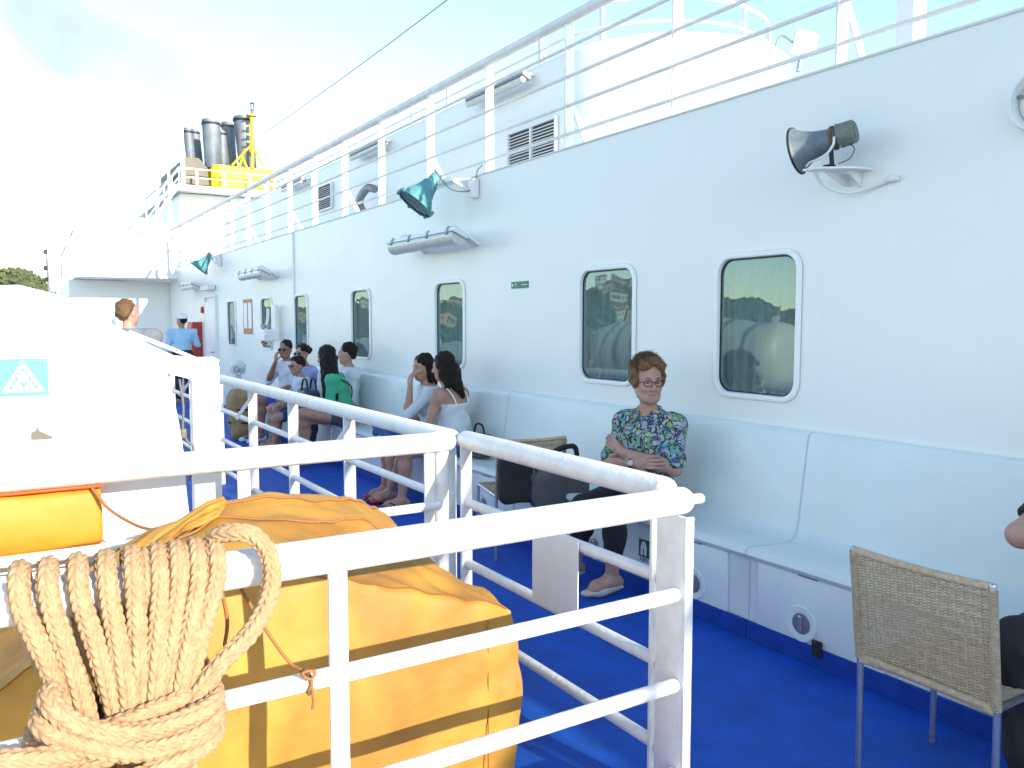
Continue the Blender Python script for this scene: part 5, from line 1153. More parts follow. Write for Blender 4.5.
def person(label, loc, theta, J, sk='fair', s=1.0, vox=0.0065, group='passengers on the deck', female=True, detail=True):
    """J: joint positions in the person's own frame (x right, y forward, z up from the deck). Returns thing, sdf, head transform."""
    t = thing('person', label, 'person', loc, R(theta), group)
    S_ = SDF(); g = lambda k: V3(J[k])
    pel, che, nk, hd = g('pelvis'), g('chest'), g('neck'), g('head'); up = (che-pel)/np.linalg.norm(che-pel)
    shl, shr = g('sh_l'), g('sh_r'); lat = (shr-shl)/np.linalg.norm(shr-shl); fw = np.cross(up, lat)
    hr, hl = g('hip_r'), g('hip_l')
    S_.cone(hl, hr, 0.105*s, k=0.06, reg='hips'); w_ = pel+(che-pel)*0.42
    S_.cone(pel, w_, 0.125*s, (0.108 if female else 0.122)*s, k=0.06, n=fw, sq=1.25, reg='torso')
    S_.cone(w_-lat*0.03*s, che-lat*0.045*s, 0.095*s, 0.105*s, k=0.05, n=fw, sq=1.1, reg='torso'); S_.cone(w_+lat*0.03*s, che+lat*0.045*s, 0.095*s, 0.105*s, k=0.05, n=fw, sq=1.1, reg='torso')
    if female:
        for sx in (-1, 1): S_.ell(che+lat*sx*0.075*s+fw*0.085*s-up*0.04*s, V3((0.062, 0.062, 0.062))*s, k=0.05, reg='torso')
    S_.cone(che, nk-up*0.02*s, 0.095*s, 0.055*s, k=0.06, reg='torso')
    for a, sx in ((shl, -1), (shr, 1)):
        S_.cone(nk-up*0.015*s+lat*sx*0.03*s, a-lat*sx*0.005, 0.038*s, 0.056*s, k=0.05, reg='torso'); S_.cone(che+lat*sx*0.06*s, a, 0.075*s, 0.06*s, k=0.05, reg='torso')
    S_.cone(nk-up*0.03*s, hd+V3((0, 0, -0.07*s)), 0.052*s, 0.049*s, k=0.03, reg='neck')
    for q in 'lr':
        sh, el, wr = g('sh_'+q), g('el_'+q), g('wr_'+q)
        S_.cone(sh, el, 0.051*s, 0.038*s, k=0.035, reg='uparm'+q); m_ = el+(wr-el)*0.3
        S_.cone(el, m_, 0.038*s, 0.040*s, k=0.025, reg='arm'+q); S_.cone(m_, wr, 0.040*s, 0.026*s, k=0.025, reg='arm'+q)
        hp, kn, an = g('hip_'+q), g('kn_'+q), g('an_'+q); to = g('to_'+q)
        S_.cone(hp, kn, 0.090*s, 0.060*s, k=0.05, reg='thigh'+q); c_ = kn+(an-kn)*0.3
        b_ = V3((0, -0.014*s, 0)) if abs((an-kn)[2]) > 0.2 else V3((0, 0, 0))
        S_.cone(kn, c_+b_, 0.056*s, 0.055*s, k=0.035, reg='calf'+q); S_.cone(c_+b_, an, 0.055*s, 0.035*s, k=0.035, reg='calf'+q)
        dn = V3((0, 0, -1)); hl_ = an-(to-an)*0.22+V3((0, 0, -0.035*s)); S_.cone(an, hl_, 0.036*s, 0.032*s, k=0.03, reg='foot'+q)
        md = an+(to-an)*0.62+V3((0, 0, 0.004)); S_.cone(hl_, md, 0.030*s, 0.036*s, k=0.03, reg='foot'+q); S_.cone(an, md, 0.034*s, 0.030*s, k=0.03, reg='foot'+q)
        S_.cone(md, to, 0.036*s, 0.020*s, k=0.02, n=(0, 0, 1), sq=1.4, reg='foot'+q)
        if ('hand_'+q) in J:
            d, n, cu = J['hand_'+q]; hand(S_, wr, d, n, -1 if q == 'r' else 1, cu, s)
        else:
            d = (wr-el)/np.linalg.norm(wr-el); hand(S_, wr, d, V3((0, 0.2, -1)), -1 if q == 'r' else 1, 0.4, s)
    Rm = J.get('headR', np.eye(3)); W_ = head(S_, hd, Rm, s*J.get('hs', 1.0), detail)
    hs = s*J.get('hs', 1.0)
    if 'aged' in J:
        for sx in (-1, 1): S_.cone(W_((sx*0.010, 0.0875, -0.0640)), W_((sx*0.026, 0.0790, -0.0705)), 0.0022, 0.0018, k=0.004, op=-1)
        for sx in (-1, 1):
            S_.cone(W_((sx*0.019, 0.093, -0.040)), W_((sx*0.031, 0.076, -0.068)), 0.0022, 0.002, k=0.005, op=-1); S_.cone(W_((sx*0.030, 0.074, -0.070)), W_((sx*0.034, 0.062, -0.092)), 0.0022, 0.0015, k=0.006, op=-1)
            S_.cone(W_((sx*0.018, 0.083, -0.011)), W_((sx*0.042, 0.077, -0.014)), 0.0016, k=0.004, op=-1); S_.cone(W_((sx*0.035, 0.05, -0.085)), W_((sx*0.05, 0.02, -0.075)), 0.018, 0.016, k=0.02)
        S_.cone(W_((-0.03, 0.091, 0.055)), W_((0.03, 0.091, 0.055)), 0.0012, k=0.004, op=-1)
    def fm(c):
        l = (c-hd)@Rm/hs
        return ((np.abs(l[:, 0]) < 0.023) & (np.abs(l[:, 2]+0.0645) < 0.0075-0.005*(np.abs(l[:, 0])/0.023)**2) & (l[:, 1] > 0.072)).astype(int)
    sdf_obj('body', S_.mesh(vox), [SK[sk], LIP], t, fm)
    if detail:
        for sx in (-1, 1):
            bm = NB(); c = W_((sx*0.031, 0.0715, 0.003)); b = NB(); bmesh.ops.create_uvsphere(b, u_segments=16, v_segments=10, radius=0.0115*hs); merge(bm, b, Matrix.Translation(c))
            f = W_((sx*0.031, 0.0800, 0.003)); b = NB(); bmesh.ops.create_uvsphere(b, u_segments=12, v_segments=8, radius=0.0058*hs); n0 = len(bm.faces); merge(bm, b, Matrix.Translation(Vector(c).lerp(Vector(f), 0.86)))
            bm.faces.ensure_lookup_table()
            for k in range(n0, len(bm.faces)): bm.faces[k].material_index = 1
            obj('eye', bm, [EYEW, IRIS], t, smooth=80)
            bm = NB(); tube(bm, [W_((sx*0.014, 0.0885, 0.024)), W_((sx*0.031, 0.087, 0.030)), W_((sx*0.048, 0.074, 0.024))], [0.0022*hs, 0.0032*hs, 0.0016*hs], 6); obj('eyebrow', bm, J.get('hair', H_DARK), t, smooth=80)
    return t, S_, W_
def garment(name, S_, regs, m, t, grow=0.012, cuts=(), noise=None, vox=0.0075, extra=None):
    G_ = SDF(); G_.p = [q for q in S_.p if q[9] in regs]
    if extra: extra(G_)
    return sdf_obj(name, G_.mesh(vox, cuts, noise, grow), m, t)
def hairdo(t, W_, hs, m, prims, vox=0.0065, amp=0.005, f=60, name='hair', cuts=()):
    G_ = SDF()
    for q in prims:
        if len(q) == 2: G_.ell(W_(q[0]), V3(q[1])*hs[0], hs[1], k=0.02)
        else: G_.cone(W_(q[0]), W_(q[1]), q[2]*hs[0], q[3]*hs[0], k=0.025)
    nz = lambda X, Y, Z: amp*(np.sin(f*X+3*np.sin(f*0.35*Z))*0.5+0.5*np.sin(f*1.3*Y+2.5*np.sin(f*0.4*Z+1)))
    return sdf_obj(name, G_.mesh(vox, cuts, nz), m, t)
CAP = lambda back=0.0: [((0, -0.024, 0.052), (0.084, 0.098, 0.090))]
def specs(t, W_, s, m, lens=None, w=0.024, h=0.017, name='glasses'):
    bm = NB()
    for sx in (-1, 1):
        ring = [W_((sx*0.032+w*math.copysign(abs(math.cos(a))**0.7, math.cos(a)), 0.099-0.10*(abs(sx*0.032+w*math.cos(a))-0.03)**2*8, 0.001+h*math.copysign(abs(math.sin(a))**0.7, math.sin(a)))) for a in np.linspace(0, 2*math.pi, 26)]
        tube(bm, ring, 0.0022*s, 6); tube(bm, [W_((sx*0.056, 0.094, 0.006)), W_((sx*0.074, 0.05, 0.006)), W_((sx*0.081, -0.01, 0.004))], 0.0022*s, 6)
    tube(bm, [W_((-0.010, 0.099, 0.006)), W_((0, 0.104, 0.008)), W_((0.010, 0.099, 0.006))], 0.0022*s, 6)
    o = obj(name, bm, m, t, smooth=80)
    if lens:
        for sx in (-1, 1):
            bm = NB(); bm.faces.new([bm.verts.new(W_((sx*0.032+w*math.copysign(abs(math.cos(a))**0.7, math.cos(a)), 0.0985, 0.001+h*math.copysign(abs(math.sin(a))**0.7, math.sin(a))))) for a in np.linspace(0, 2*math.pi, 20)[:-1]]); obj('lens', bm, lens, o)
def seated(tw=0.0, lean=0.0, ly=0.0, dz=0.0, s=1.0, sw=0.165, hx=0.085):
    """default sitting joints; tw turns the shoulders (deg, + to the person's left), lean pitches the trunk forward (m at the neck)"""
    T = rotz(R(tw)); z0 = 0.468+0.095*s
    def up(p, k): return (T@V3(p))+V3((0, lean*k, 0))
    J = dict(pelvis=(0, ly, z0), hip_l=(-hx*s, ly+0.01, z0-0.005), hip_r=(hx*s, ly+0.01, z0-0.005))
    J['chest'] = up((0, ly-0.01, z0+0.33*s), 0.62); J['neck'] = up((0, ly-0.01, z0+0.485*s), 0.95)
    J['sh_l'] = up((-sw*s, ly-0.01, z0+0.43*s), 0.85); J['sh_r'] = up((sw*s, ly-0.01, z0+0.43*s), 0.85)
    J['head'] = up((0, ly+0.025, z0+0.645*s), 1.2)
    kz = max(0.49*s+0.03, 0.30); kl = 0.43*s
    for q, sx in (('l', -1), ('r', 1)):
        J['kn_'+q] = (sx*0.095*s, ly+kl, kz); J['an_'+q] = (sx*0.10*s, ly+kl+0.02, 0.085*s if s > 0.9 else kz-0.40*s); a = J['an_'+q]; J['to_'+q] = (sx*0.115*s, a[1]+0.165*s, a[2]-0.055*s)
        sh = J['sh_'+q]; J['el_'+q] = (sh[0]*1.18, sh[1]+0.03, sh[2]-0.27*s); J['wr_'+q] = (sx*0.10*s, ly+0.25*s, z0+0.10*s)
    return J

# ---------------------------------------------------------------- elderly woman, arms folded, looking at the camera side
def floral():
    m = bpy.data.materials.new('tropical_print_cotton'); m.use_nodes = True; t = m.node_tree; b = t.nodes['Principled BSDF']; b.inputs['Roughness'].default_value = 0.8
    co = t.nodes.new('ShaderNodeTexCoord'); src = co.outputs['Object']
    dn = t.nodes.new('ShaderNodeTexNoise'); dn.inputs['Scale'].default_value = 14; dn.inputs['Detail'].default_value = 3; t.links.new(src, dn.inputs[0])
    wm = t.nodes.new('ShaderNodeMix'); wm.data_type = 'RGBA'; wm.inputs[0].default_value = 0.13; t.links.new(src, wm.inputs[6]); t.links.new(dn.outputs['Color'], wm.inputs[7])
    def vor(sc, feat='F1'):
        v = t.nodes.new('ShaderNodeTexVoronoi'); v.inputs['Scale'].default_value = sc; v.feature = feat; t.links.new(wm.outputs[2], v.inputs[0]); return v
    def ramp(src_, stops, interp='CONSTANT'):
        r = t.nodes.new('ShaderNodeValToRGB'); r.color_ramp.interpolation = interp; e = r.color_ramp.elements
        e[0].position = stops[0][0]; e[0].color = (*stops[0][1], 1); e[1].position = stops[1][0]; e[1].color = (*stops[1][1], 1)
        for p, c in stops[2:]: q = e.new(p); q.color = (*c, 1)
        t.links.new(src_, r.inputs[0]); return r
    v1 = vor(40); sp = t.nodes.new('ShaderNodeSeparateColor'); t.links.new(v1.outputs['Color'], sp.inputs[0])
    base = ramp(sp.outputs[0], [(0, (0.36, 0.40, 0.45)), (0.22, (0.09, 0.34, 0.30)), (0.40, (0.42, 0.42, 0.45)), (0.55, (0.13, 0.36, 0.12)), (0.66, (0.33, 0.36, 0.42)), (0.78, (0.11, 0.13, 0.28)), (0.90, (0.42, 0.36, 0.07))])
    v2 = vor(24, 'DISTANCE_TO_EDGE'); ln = ramp(v2.outputs['Distance'], [(0, (1, 1, 1)), (0.075, (0, 0, 0))])
    v3 = vor(60); ln3 = ramp(v3.outputs['Distance'], [(0, (1, 1, 1)), (0.24, (0, 0, 0))])
    n4 = t.nodes.new('ShaderNodeTexNoise'); n4.inputs['Scale'].default_value = 16; t.links.new(src, n4.inputs[0]); g4 = ramp(n4.outputs[0], [(0, (0, 0, 0)), (0.54, (1, 1, 1))])
    ml = t.nodes.new('ShaderNodeMath'); ml.operation = 'MULTIPLY'; t.links.new(ln3.outputs[0], ml.inputs[0]); t.links.new(g4.outputs[0], ml.inputs[1])
    m1 = t.nodes.new('ShaderNodeMix'); m1.data_type = 'RGBA'; t.links.new(ln.outputs[0], m1.inputs[0]); t.links.new(base.outputs[0], m1.inputs[6]); m1.inputs[7].default_value = (0.025, 0.045, 0.05, 1)
    m2 = t.nodes.new('ShaderNodeMix'); m2.data_type = 'RGBA'; t.links.new(ml.outputs[0], m2.inputs[0]); t.links.new(m1.outputs[2], m2.inputs[6]); m2.inputs[7].default_value = (0.03, 0.03, 0.09, 1)
    t.links.new(m2.outputs[2], b.inputs['Base Color'])
    n = t.nodes.new('ShaderNodeTexNoise'); n.inputs['Scale'].default_value = 25; t.links.new(src, n.inputs[0]); bp = t.nodes.new('ShaderNodeBump'); bp.inputs['Strength'].default_value = 0.4; bp.inputs['Distance'].default_value = 0.01
    t.links.new(n.outputs[0], bp.inputs['Height']); t.links.new(bp.outputs[0], b.inputs['Normal'])
    return m
FLORAL = floral()
J = seated(tw=10, s=1.02, sw=0.158, hx=0.09)
J['kn_r'] = (0.17, 0.40, 0.515); J['kn_l'] = (-0.06, 0.40, 0.53); J['an_r'] = (0.36, 0.26, 0.10); J['to_r'] = (0.40, 0.42, 0.045)
J['an_l'] = (0.03, 0.30, 0.095); J['to_l'] = (0.085, 0.46, 0.035)
T = rotz(R(10))
def tl(p): return T@V3(p)
zc = J['chest'][2]
for q in 'lr': J['sh_'+q] = V3(J['sh_'+q])-V3((0, 0, 0.022))
J['el_r'] = tl((0.225, 0.095, zc-0.150)); J['wr_r'] = tl((-0.03, 0.232, zc-0.115)); J['el_l'] = tl((-0.225, 0.10, zc-0.150)); J['wr_l'] = tl((0.06, 0.222, zc-0.062))
J['hand_r'] = (tl((-1, -0.10, 0.10)), tl((0.1, -1, 0.0)), 0.35); J['hand_l'] = (tl((0.95, -0.25, 0.50)), tl((-0.1, -1, 0.1)), 0.3)
J['head'] = V3(J['head'])+V3((-0.01, 0.01, 0.022)); J['headR'] = rotz(R(57))@rotx(R(-2)); J['hair'] = H_AUB; J['hs'] = 1.06
J['aged'] = 1
t, S_, W_ = person('elderly woman with short auburn hair and glasses sitting arms folded in a tropical print shirt', (3.30, 3.74, 0), 102, J, 'fair', 1.02, 0.0052)
nkp = V3(J['neck'])
def sleeves(G_):
    for q in 'lr':
        a, b = V3(J['sh_'+q]), V3(J['el_'+q]); G_.cone(a-V3((0, 0, 0.012)), a+(b-a)*0.86, 0.040, 0.047, k=0.03)
    G_.cone(V3(J['pelvis'])+V3((0, 0.0, -0.03)), V3(J['pelvis'])+V3((0, 0, 0.2)), 0.140, 0.118, k=0.05)
    G_.cone(nkp+tl((0, 0.11, 0.06)), nkp+tl((0, 0.135, -0.10)), 0.052, 0.012, k=0.006, op=-1)
fw = tl((0, 1, 0))
garment('shirt', S_, ('torso',), FLORAL, t, 0.013, cuts=[(nkp+V3((0, 0, 0.010)), (0.35*fw[0], 0.35*fw[1], 1)), ((0, 0, 0.50), (0, 0, -1))], noise=folds(0.0045, 34, 1.0), vox=0.006, extra=sleeves)
# open shirt collar: two lapels and the skin of the neckline
for sx in (-1, 1):
    bm = NB(); pts = [(sx*0.050, 0.020, 0.045), (sx*0.072, -0.015, 0.035), (sx*0.094, 0.035, -0.005), (sx*0.078, 0.100, -0.070), (sx*0.030, 0.098, -0.040)]
    P = [nkp+tl(p) for p in pts]; f = [bm.verts.new(p) for p in P]; bm.faces.new(f); r_ = bmesh.ops.extrude_face_region(bm, geom=bm.faces[:]); bmesh.ops.translate(bm, verts=[v for v in r_['geom'] if isinstance(v, bmesh.types.BMVert)], vec=tl((0, 0.008, 0.006)))
    obj('collar', bm, FLORAL, t, smooth=60)
garment('trousers', S_, ('hips', 'thighl', 'thighr', 'calfl', 'calfr'), cloth('black_trousers', (0.014, 0.014, 0.017), 0.2), t, 0.012, cuts=[((0, 0, 0.22), (0, 0, -1)), ((0, 0, 0.68), (0, 0, 1))], noise=folds(0.004, 26, 0.3))
SHOE = mat('cream_leather_shoe', (0.60, 0.54, 0.45), 0.45, var=0.15, vscale=20)
for q in 'lr':
    an, to = V3(J['an_'+q]), V3(J['to_'+q]); G_ = SDF(); hl_ = an-(to-an)*0.28+V3((0, 0, -0.055)); G_.cone(hl_, (an+to)/2+V3((0, 0, -0.03)), 0.036, 0.042, k=0.02, n=(0, 0, 1), sq=1.1).cone((an+to)/2+V3((0, 0, -0.03)), to+(to-an)*0.06, 0.044, 0.026, k=0.02, n=(0, 0, 1), sq=1.4)
    sdf_obj('shoe', G_.mesh(0.005, cuts=[((0, 0, 0.004), (0, 0, -1)), (an+V3((0, 0.02, -0.022)), (0, -0.30, 1))]), SHOE, t)
Rm, hs = J['headR'], 1.02*1.06
hairdo(t, W_, (hs, Rm), H_AUB, [((0, -0.034, 0.048), (0.084, 0.092, 0.083)), ((0, 0.020, 0.106), (0.064, 0.050, 0.030)), ((-0.074, -0.012, 0.03), (0.026, 0.055, 0.062)), ((0.074, -0.012, 0.03), (0.026, 0.055, 0.062)), ((0, -0.085, 0.01), (0.075, 0.04, 0.075)), ((-0.045, 0.050, 0.088), (0.040, 0.028, 0.024)), ((0.042, 0.052, 0.086), (0.036, 0.026, 0.020)), ((-0.02, -0.01, 0.130), (0.05, 0.05, 0.018))], vox=0.0055, amp=0.008, f=85)
bm = NB(); rr = random.Random(5)
for k in range(1100):       # loose wisps give the hair its broken outline
    a = rr.uniform(0, 2*math.pi); e = rr.uniform(0.15, 1.45); p = V3((0.088*math.cos(a)*math.cos(e), -0.030+0.098*math.sin(a)*math.cos(e), 0.062+0.09*math.sin(e)))
    if p[1] > 0.035 and p[2] < 0.085: continue
    d = V3((rr.uniform(-1, 1), rr.uniform(-1, 1), rr.uniform(-0.4, 0.8))); n_ = (p-V3((0, -0.03, 0.06))); n_ /= np.linalg.norm(n_); d = d-n_*(d@n_)*0.7; d /= np.linalg.norm(d)
    tube(bm, [Vector(W_(p-n_*0.004)), Vector(W_(p+d*0.016+n_*0.006)), Vector(W_(p+d*0.030+n_*rr.uniform(0.0, 0.014)))], [0.0015, 0.0013, 0.0004], 4, cap=False)
obj('hair_wisps', bm, H_AUB, t, smooth=80)
specs(t, W_, hs, mat('dark_plum_frames', (0.05, 0.012, 0.03), 0.3))
wr = V3(J['wr_r']); el = V3(J['el_r'])
bm = NB(); d = Vector(wr-el).normalized(); lathe(bm, [(0.031, -0.009), (0.034, 0), (0.031, 0.009)], zto(d, wr-(wr-el)*0.06), 20); obj('watch_strap', bm, M['dark'], t, smooth=60)
bm = NB(); c = wr-(wr-el)*0.06+tl((0, 0.034, 0.004)); lathe(bm, [(0, 0.006), (0.015, 0.006), (0.017, 0)], zto(tl((0, 1, 0)), c), 18); obj('watch_face', bm, DIAL, t, smooth=40)
wl = V3(J['wr_l']); ll = V3(J['el_l']); bm = NB(); lathe(bm, [(0.030, -0.006), (0.033, 0), (0.030, 0.006)], zto(Vector(wl-ll), wl-(wl-ll)*0.30), 18); obj('bracelet', bm, M['rust'], t, smooth=60)

# ---------------------------------------------------------------- young woman seen from behind in a white camisole
J = seated(tw=-44, lean=0.06, s=0.97, sw=0.165)
T = rotz(R(-44)); J['headR'] = rotz(R(-34))@rotx(R(-6)); J['head'] = V3(J['head'])+V3((0, 0.01, 0.03))
J['kn_l'] = (-0.02, 0.44, 0.50); J['kn_r'] = (0.16, 0.43, 0.50); J['an_l'] = (-0.06, 0.47, 0.09); J['to_l'] = (-0.07, 0.65, 0.035); J['an_r'] = (0.30, 0.55, 0.09); J['to_r'] = (0.33, 0.72, 0.035)
J['el_l'] = V3(J['sh_l'])+V3((-0.02, 0.10, -0.26)); J['wr_l'] = (-0.04, 0.30, 0.64); J['el_r'] = V3(J['sh_r'])+V3((0.13, -0.05, -0.22)); J['wr_r'] = (0.16, 0.14, 0.66)
t, S_, W_ = person('young woman with long dark hair seen from behind in white strappy top and denim shorts', (3.30, 6.22, 0), 70, J, 'tan', 0.97, 0.007, detail=True)
zc = J['chest'][2]
garment('camisole', S_, ('torso',), cloth('white_camisole', (0.70, 0.70, 0.70), 0.08), t, 0.011, cuts=[((0, 0, zc+0.03), (0, 0, 1)), ((0, 0, 0.50), (0, 0, -1))], noise=folds(0.004, 30, 2.0), extra=lambda G_: G_.cone(V3(J['pelvis'])+V3((0, 0, -0.03)), V3(J['pelvis'])+V3((0, 0, 0.14)), 0.15, 0.125, k=0.05))
for sx in (-1, 1):
    bm = NB(); c = V3(J['chest']); tube(bm, [Vector(c+T@V3((sx*0.085, -0.112, 0.03))), Vector(c+T@V3((sx*0.10, -0.085, 0.10))), Vector(c+T@V3((sx*0.105, -0.03, 0.158))), Vector(c+T@V3((sx*0.095, 0.06, 0.11))), Vector(c+T@V3((sx*0.08, 0.10, 0.04)))], 0.006, 6); obj('strap', bm, M['sign_white'], t, smooth=60)
garment('shorts', S_, ('hips', 'thighl', 'thighr'), M['denim'], t, 0.014, cuts=[((0, 0.24, 0.5), (0, 1, -0.15)), ((0, 0, 0.66), (0, 0, 1))], noise=folds(0.003, 30))
hairdo(t, W_, (0.97, J['headR']), H_DARK, [((0, -0.024, 0.050), (0.086, 0.098, 0.092)), ((0, -0.06, -0.02), (0.09, 0.06, 0.09)), ((0.03, -0.085, -0.05), (0.08, -0.115, -0.26), 0.058, 0.022), ((-0.04, -0.08, -0.05), (-0.03, -0.12, -0.20), 0.055, 0.025), ((0.0, -0.09, -0.03), (0.05, -0.13, -0.27), 0.065, 0.03), ((-0.065, -0.03, 0.0), (-0.07, -0.06, -0.17), 0.04, 0.03), ((0.06, -0.06, 0.0), (0.09, -0.10, -0.22), 0.045, 0.028), ((0.075, -0.02, 0.01), (0.10, -0.08, -0.18), 0.026, 0.02), ((-0.072, 0.0, 0.02), (-0.07, -0.02, -0.10), 0.024, 0.03)], amp=0.006, f=75)
for q in 'lr':
    an, to = V3(J['an_'+q]), V3(J['to_'+q]); bm = NB(); d = Vector(to-an); d.z = 0; d.normalize(); box(bm, ((an[0]+to[0])/2+d.x*0.0, (an[1]+to[1])/2-0.005, 0.009), (0.085, 0.25, 0.016), 0.007, rot=Euler((0, 0, math.atan2(-d.x, d.y))))
    tp = Vector(an+(to-an)*0.95); tube(bm, smoothcurve([Vector(an)+Vector((-0.045, 0.03, -0.06)), Vector(an+(to-an)*0.5)+Vector((-0.035, 0, 0.018)), tp+Vector((-0.01, 0, 0.012)), Vector(an+(to-an)*0.5)+Vector((0.035, 0, 0.018)), Vector(an)+Vector((0.045, 0.03, -0.06))], 5), 0.006, 6)
    obj('flip_flop', bm, M['dark'], t)

# ---------------------------------------------------------------- her friend, hand at the mouth, white top
J = seated(tw=-8, lean=0.06, s=0.97, sw=0.155); J['headR'] = rotz(R(14))@rotx(R(-4)); J['kn_l'] = (-0.05, 0.42, 0.52)
J['el_l'] = V3(J['sh_l'])+V3((0.02, 0.22, -0.20)); J['wr_l'] = V3(J['head'])+V3((-0.03, 0.13, -0.17)); J['hand_l'] = (V3((0.15, -0.1, 1)), V3((0.3, -1, 0)), 0.7)
J['wr_r'] = (0.05, 0.28, 0.67)
t, S_, W_ = person('dark haired young woman in white top resting her hand on her mouth', (3.34, 6.72, 0), 82, J, 'tan', 0.97, 0.007)
garment('top', S_, ('torso', 'uparml', 'uparmr'), cloth('white_cotton_top', (0.66, 0.67, 0.70), 0.1), t, 0.012, cuts=[((0, 0, J['neck'][2]), (0, 0, 1)), ((0, 0, 0.50), (0, 0, -1))], noise=folds(0.004, 30, 3.0))
garment('skirt', S_, ('hips', 'thighl', 'thighr'), cloth('pink_skirt', (0.55, 0.33, 0.42), 0.15), t, 0.013, cuts=[((0, 0.28, 0.5), (0, 1, 0)), ((0, 0, 0.66), (0, 0, 1))], noise=folds(0.004, 28))
hairdo(t, W_, (0.97, J['headR']), H_DARK, [((0, -0.024, 0.050), (0.086, 0.098, 0.092)), ((0, -0.06, -0.02), (0.085, 0.06, 0.09)), ((0.0, -0.09, -0.03), (0.0, -0.11, -0.22), 0.06, 0.03), ((-0.072, -0.01, 0.02), (-0.07, -0.03, -0.16), 0.024, 0.024), ((0.072, -0.01, 0.02), (0.07, -0.03, -0.12), 0.024, 0.03)], amp=0.006, f=75)
for q in 'lr':
    an, to = V3(J['an_'+q]), V3(J['to_'+q]); G_ = SDF(); G_.cone(an+V3((0, -0.03, -0.05)), to, 0.038, 0.030, k=0.02, n=(0, 0, 1), sq=1.2); sdf_obj('shoe', G_.mesh(0.006, cuts=[((0, 0, 0.004), (0, 0, -1))]), M['red'], t)
# blue denim bag on her lap and the dark bag behind
bb = thing('denim_bag', 'crumpled blue denim bag lying on a lap on the bench', 'bag', (2.93, 6.80, 0.60)); bm = NB(); soft(bm, (0, 0, 0.05), (0.22, 0.30, 0.13), 0.03, 8, 9); obj('body', bm, M['denim'], bb, smooth=70)
bm = NB(); tube(bm, smoothcurve([(0.02, -0.12, 0.10), (-0.05, -0.05, 0.15), (-0.06, 0.06, 0.14), (0.0, 0.13, 0.09)], 6), 0.012, 8); obj('handle', bm, M['denim'], bb, smooth=60)
hb = thing('shoulder_bag', 'dark grey shoulder bag on the bench behind the woman in white', 'bag', (3.40, 5.98, 0.465)); bm = NB(); soft(bm, (0, 0, 0.10), (0.16, 0.26, 0.20), 0.02, 9, 7); obj('body', bm, M['greycloth'], hb, smooth=70)
bm = NB(); tube(bm, smoothcurve([(0, -0.1, 0.17), (0, -0.05, 0.27), (0, 0.05, 0.27), (0, 0.1, 0.17)], 6), 0.009, 8); obj('handle', bm, M['dark'], hb, smooth=60)

# ---------------------------------------------------------------- girl in green with very long black hair
J = seated(tw=-16, lean=0.15, s=0.97, sw=0.155); J['headR'] = rotz(R(-30))@rotx(R(-12)); J['head'] = V3(J['head'])+V3((0, 0, 0.03))
J['kn_r'] = (0.06, 0.44, 0.535); J['kn_l'] = (-0.03, 0.46, 0.61); J['an_l'] = (0.12, 0.50, 0.23); J['to_l'] = (0.14, 0.63, 0.14); J['an_r'] = (0.02, 0.46, 0.09); J['to_r'] = (0.02, 0.63, 0.035)
J['wr_l'] = (-0.02, 0.30, 0.69); J['wr_r'] = (0.08, 0.26, 0.68)
t, S_, W_ = person('girl in bright green blouse with very long straight black hair and crossed legs', (3.22, 8.64, 0), 76, J, 'tan', 0.97, 0.0075)
garment('blouse', S_, ('torso', 'uparml', 'uparmr', 'arml', 'armr'), cloth('green_blouse', (0.055, 0.42, 0.23), 0.2), t, 0.013, cuts=[((0, 0, J['neck'][2]+0.01), (0, 0, 1)), ((0, 0, 0.50), (0, 0, -1))], noise=folds(0.004, 28, 1.4))
garment('shorts', S_, ('hips', 'thighl', 'thighr'), cloth('dark_grey_shorts', (0.06, 0.06, 0.065), 0.2), t, 0.013, cuts=[((0, 0.17, 0.5), (0, 1, 0)), ((0, 0, 0.66), (0, 0, 1))])
hairdo(t, W_, (0.97, J['headR']), H_BLACK, [((0, -0.022, 0.050), (0.086, 0.100, 0.092)), ((0, -0.055, -0.02), (0.088, 0.06, 0.10)), ((-0.06, 0.01, 0.0), (-0.10, 0.05, -0.42), 0.042, 0.042), ((-0.065, -0.04, 0.0), (-0.12, -0.01, -0.48), 0.055, 0.042), ((-0.03, -0.07, -0.02), (-0.10, -0.05, -0.46), 0.055, 0.040), ((0.02, -0.07, -0.03), (-0.03, -0.06, -0.30), 0.05, 0.04), ((0.07, 0.0, 0.0), (0.08, 0.0, -0.25), 0.03, 0.02)], amp=0.004, f=90)
bm = NB(); c = V3(J['chest']); tube(bm, smoothcurve([Vector(c)+Vector((-0.16, 0.02, 0.12)), Vector(c)+Vector((-0.08, -0.13, 0.02)), Vector(c)+Vector((0.08, -0.15, -0.14)), Vector(c)+Vector((0.17, -0.10, -0.28))], 6), 0.008, 6); obj('bag_strap', bm, M['dark'], t, smooth=60)

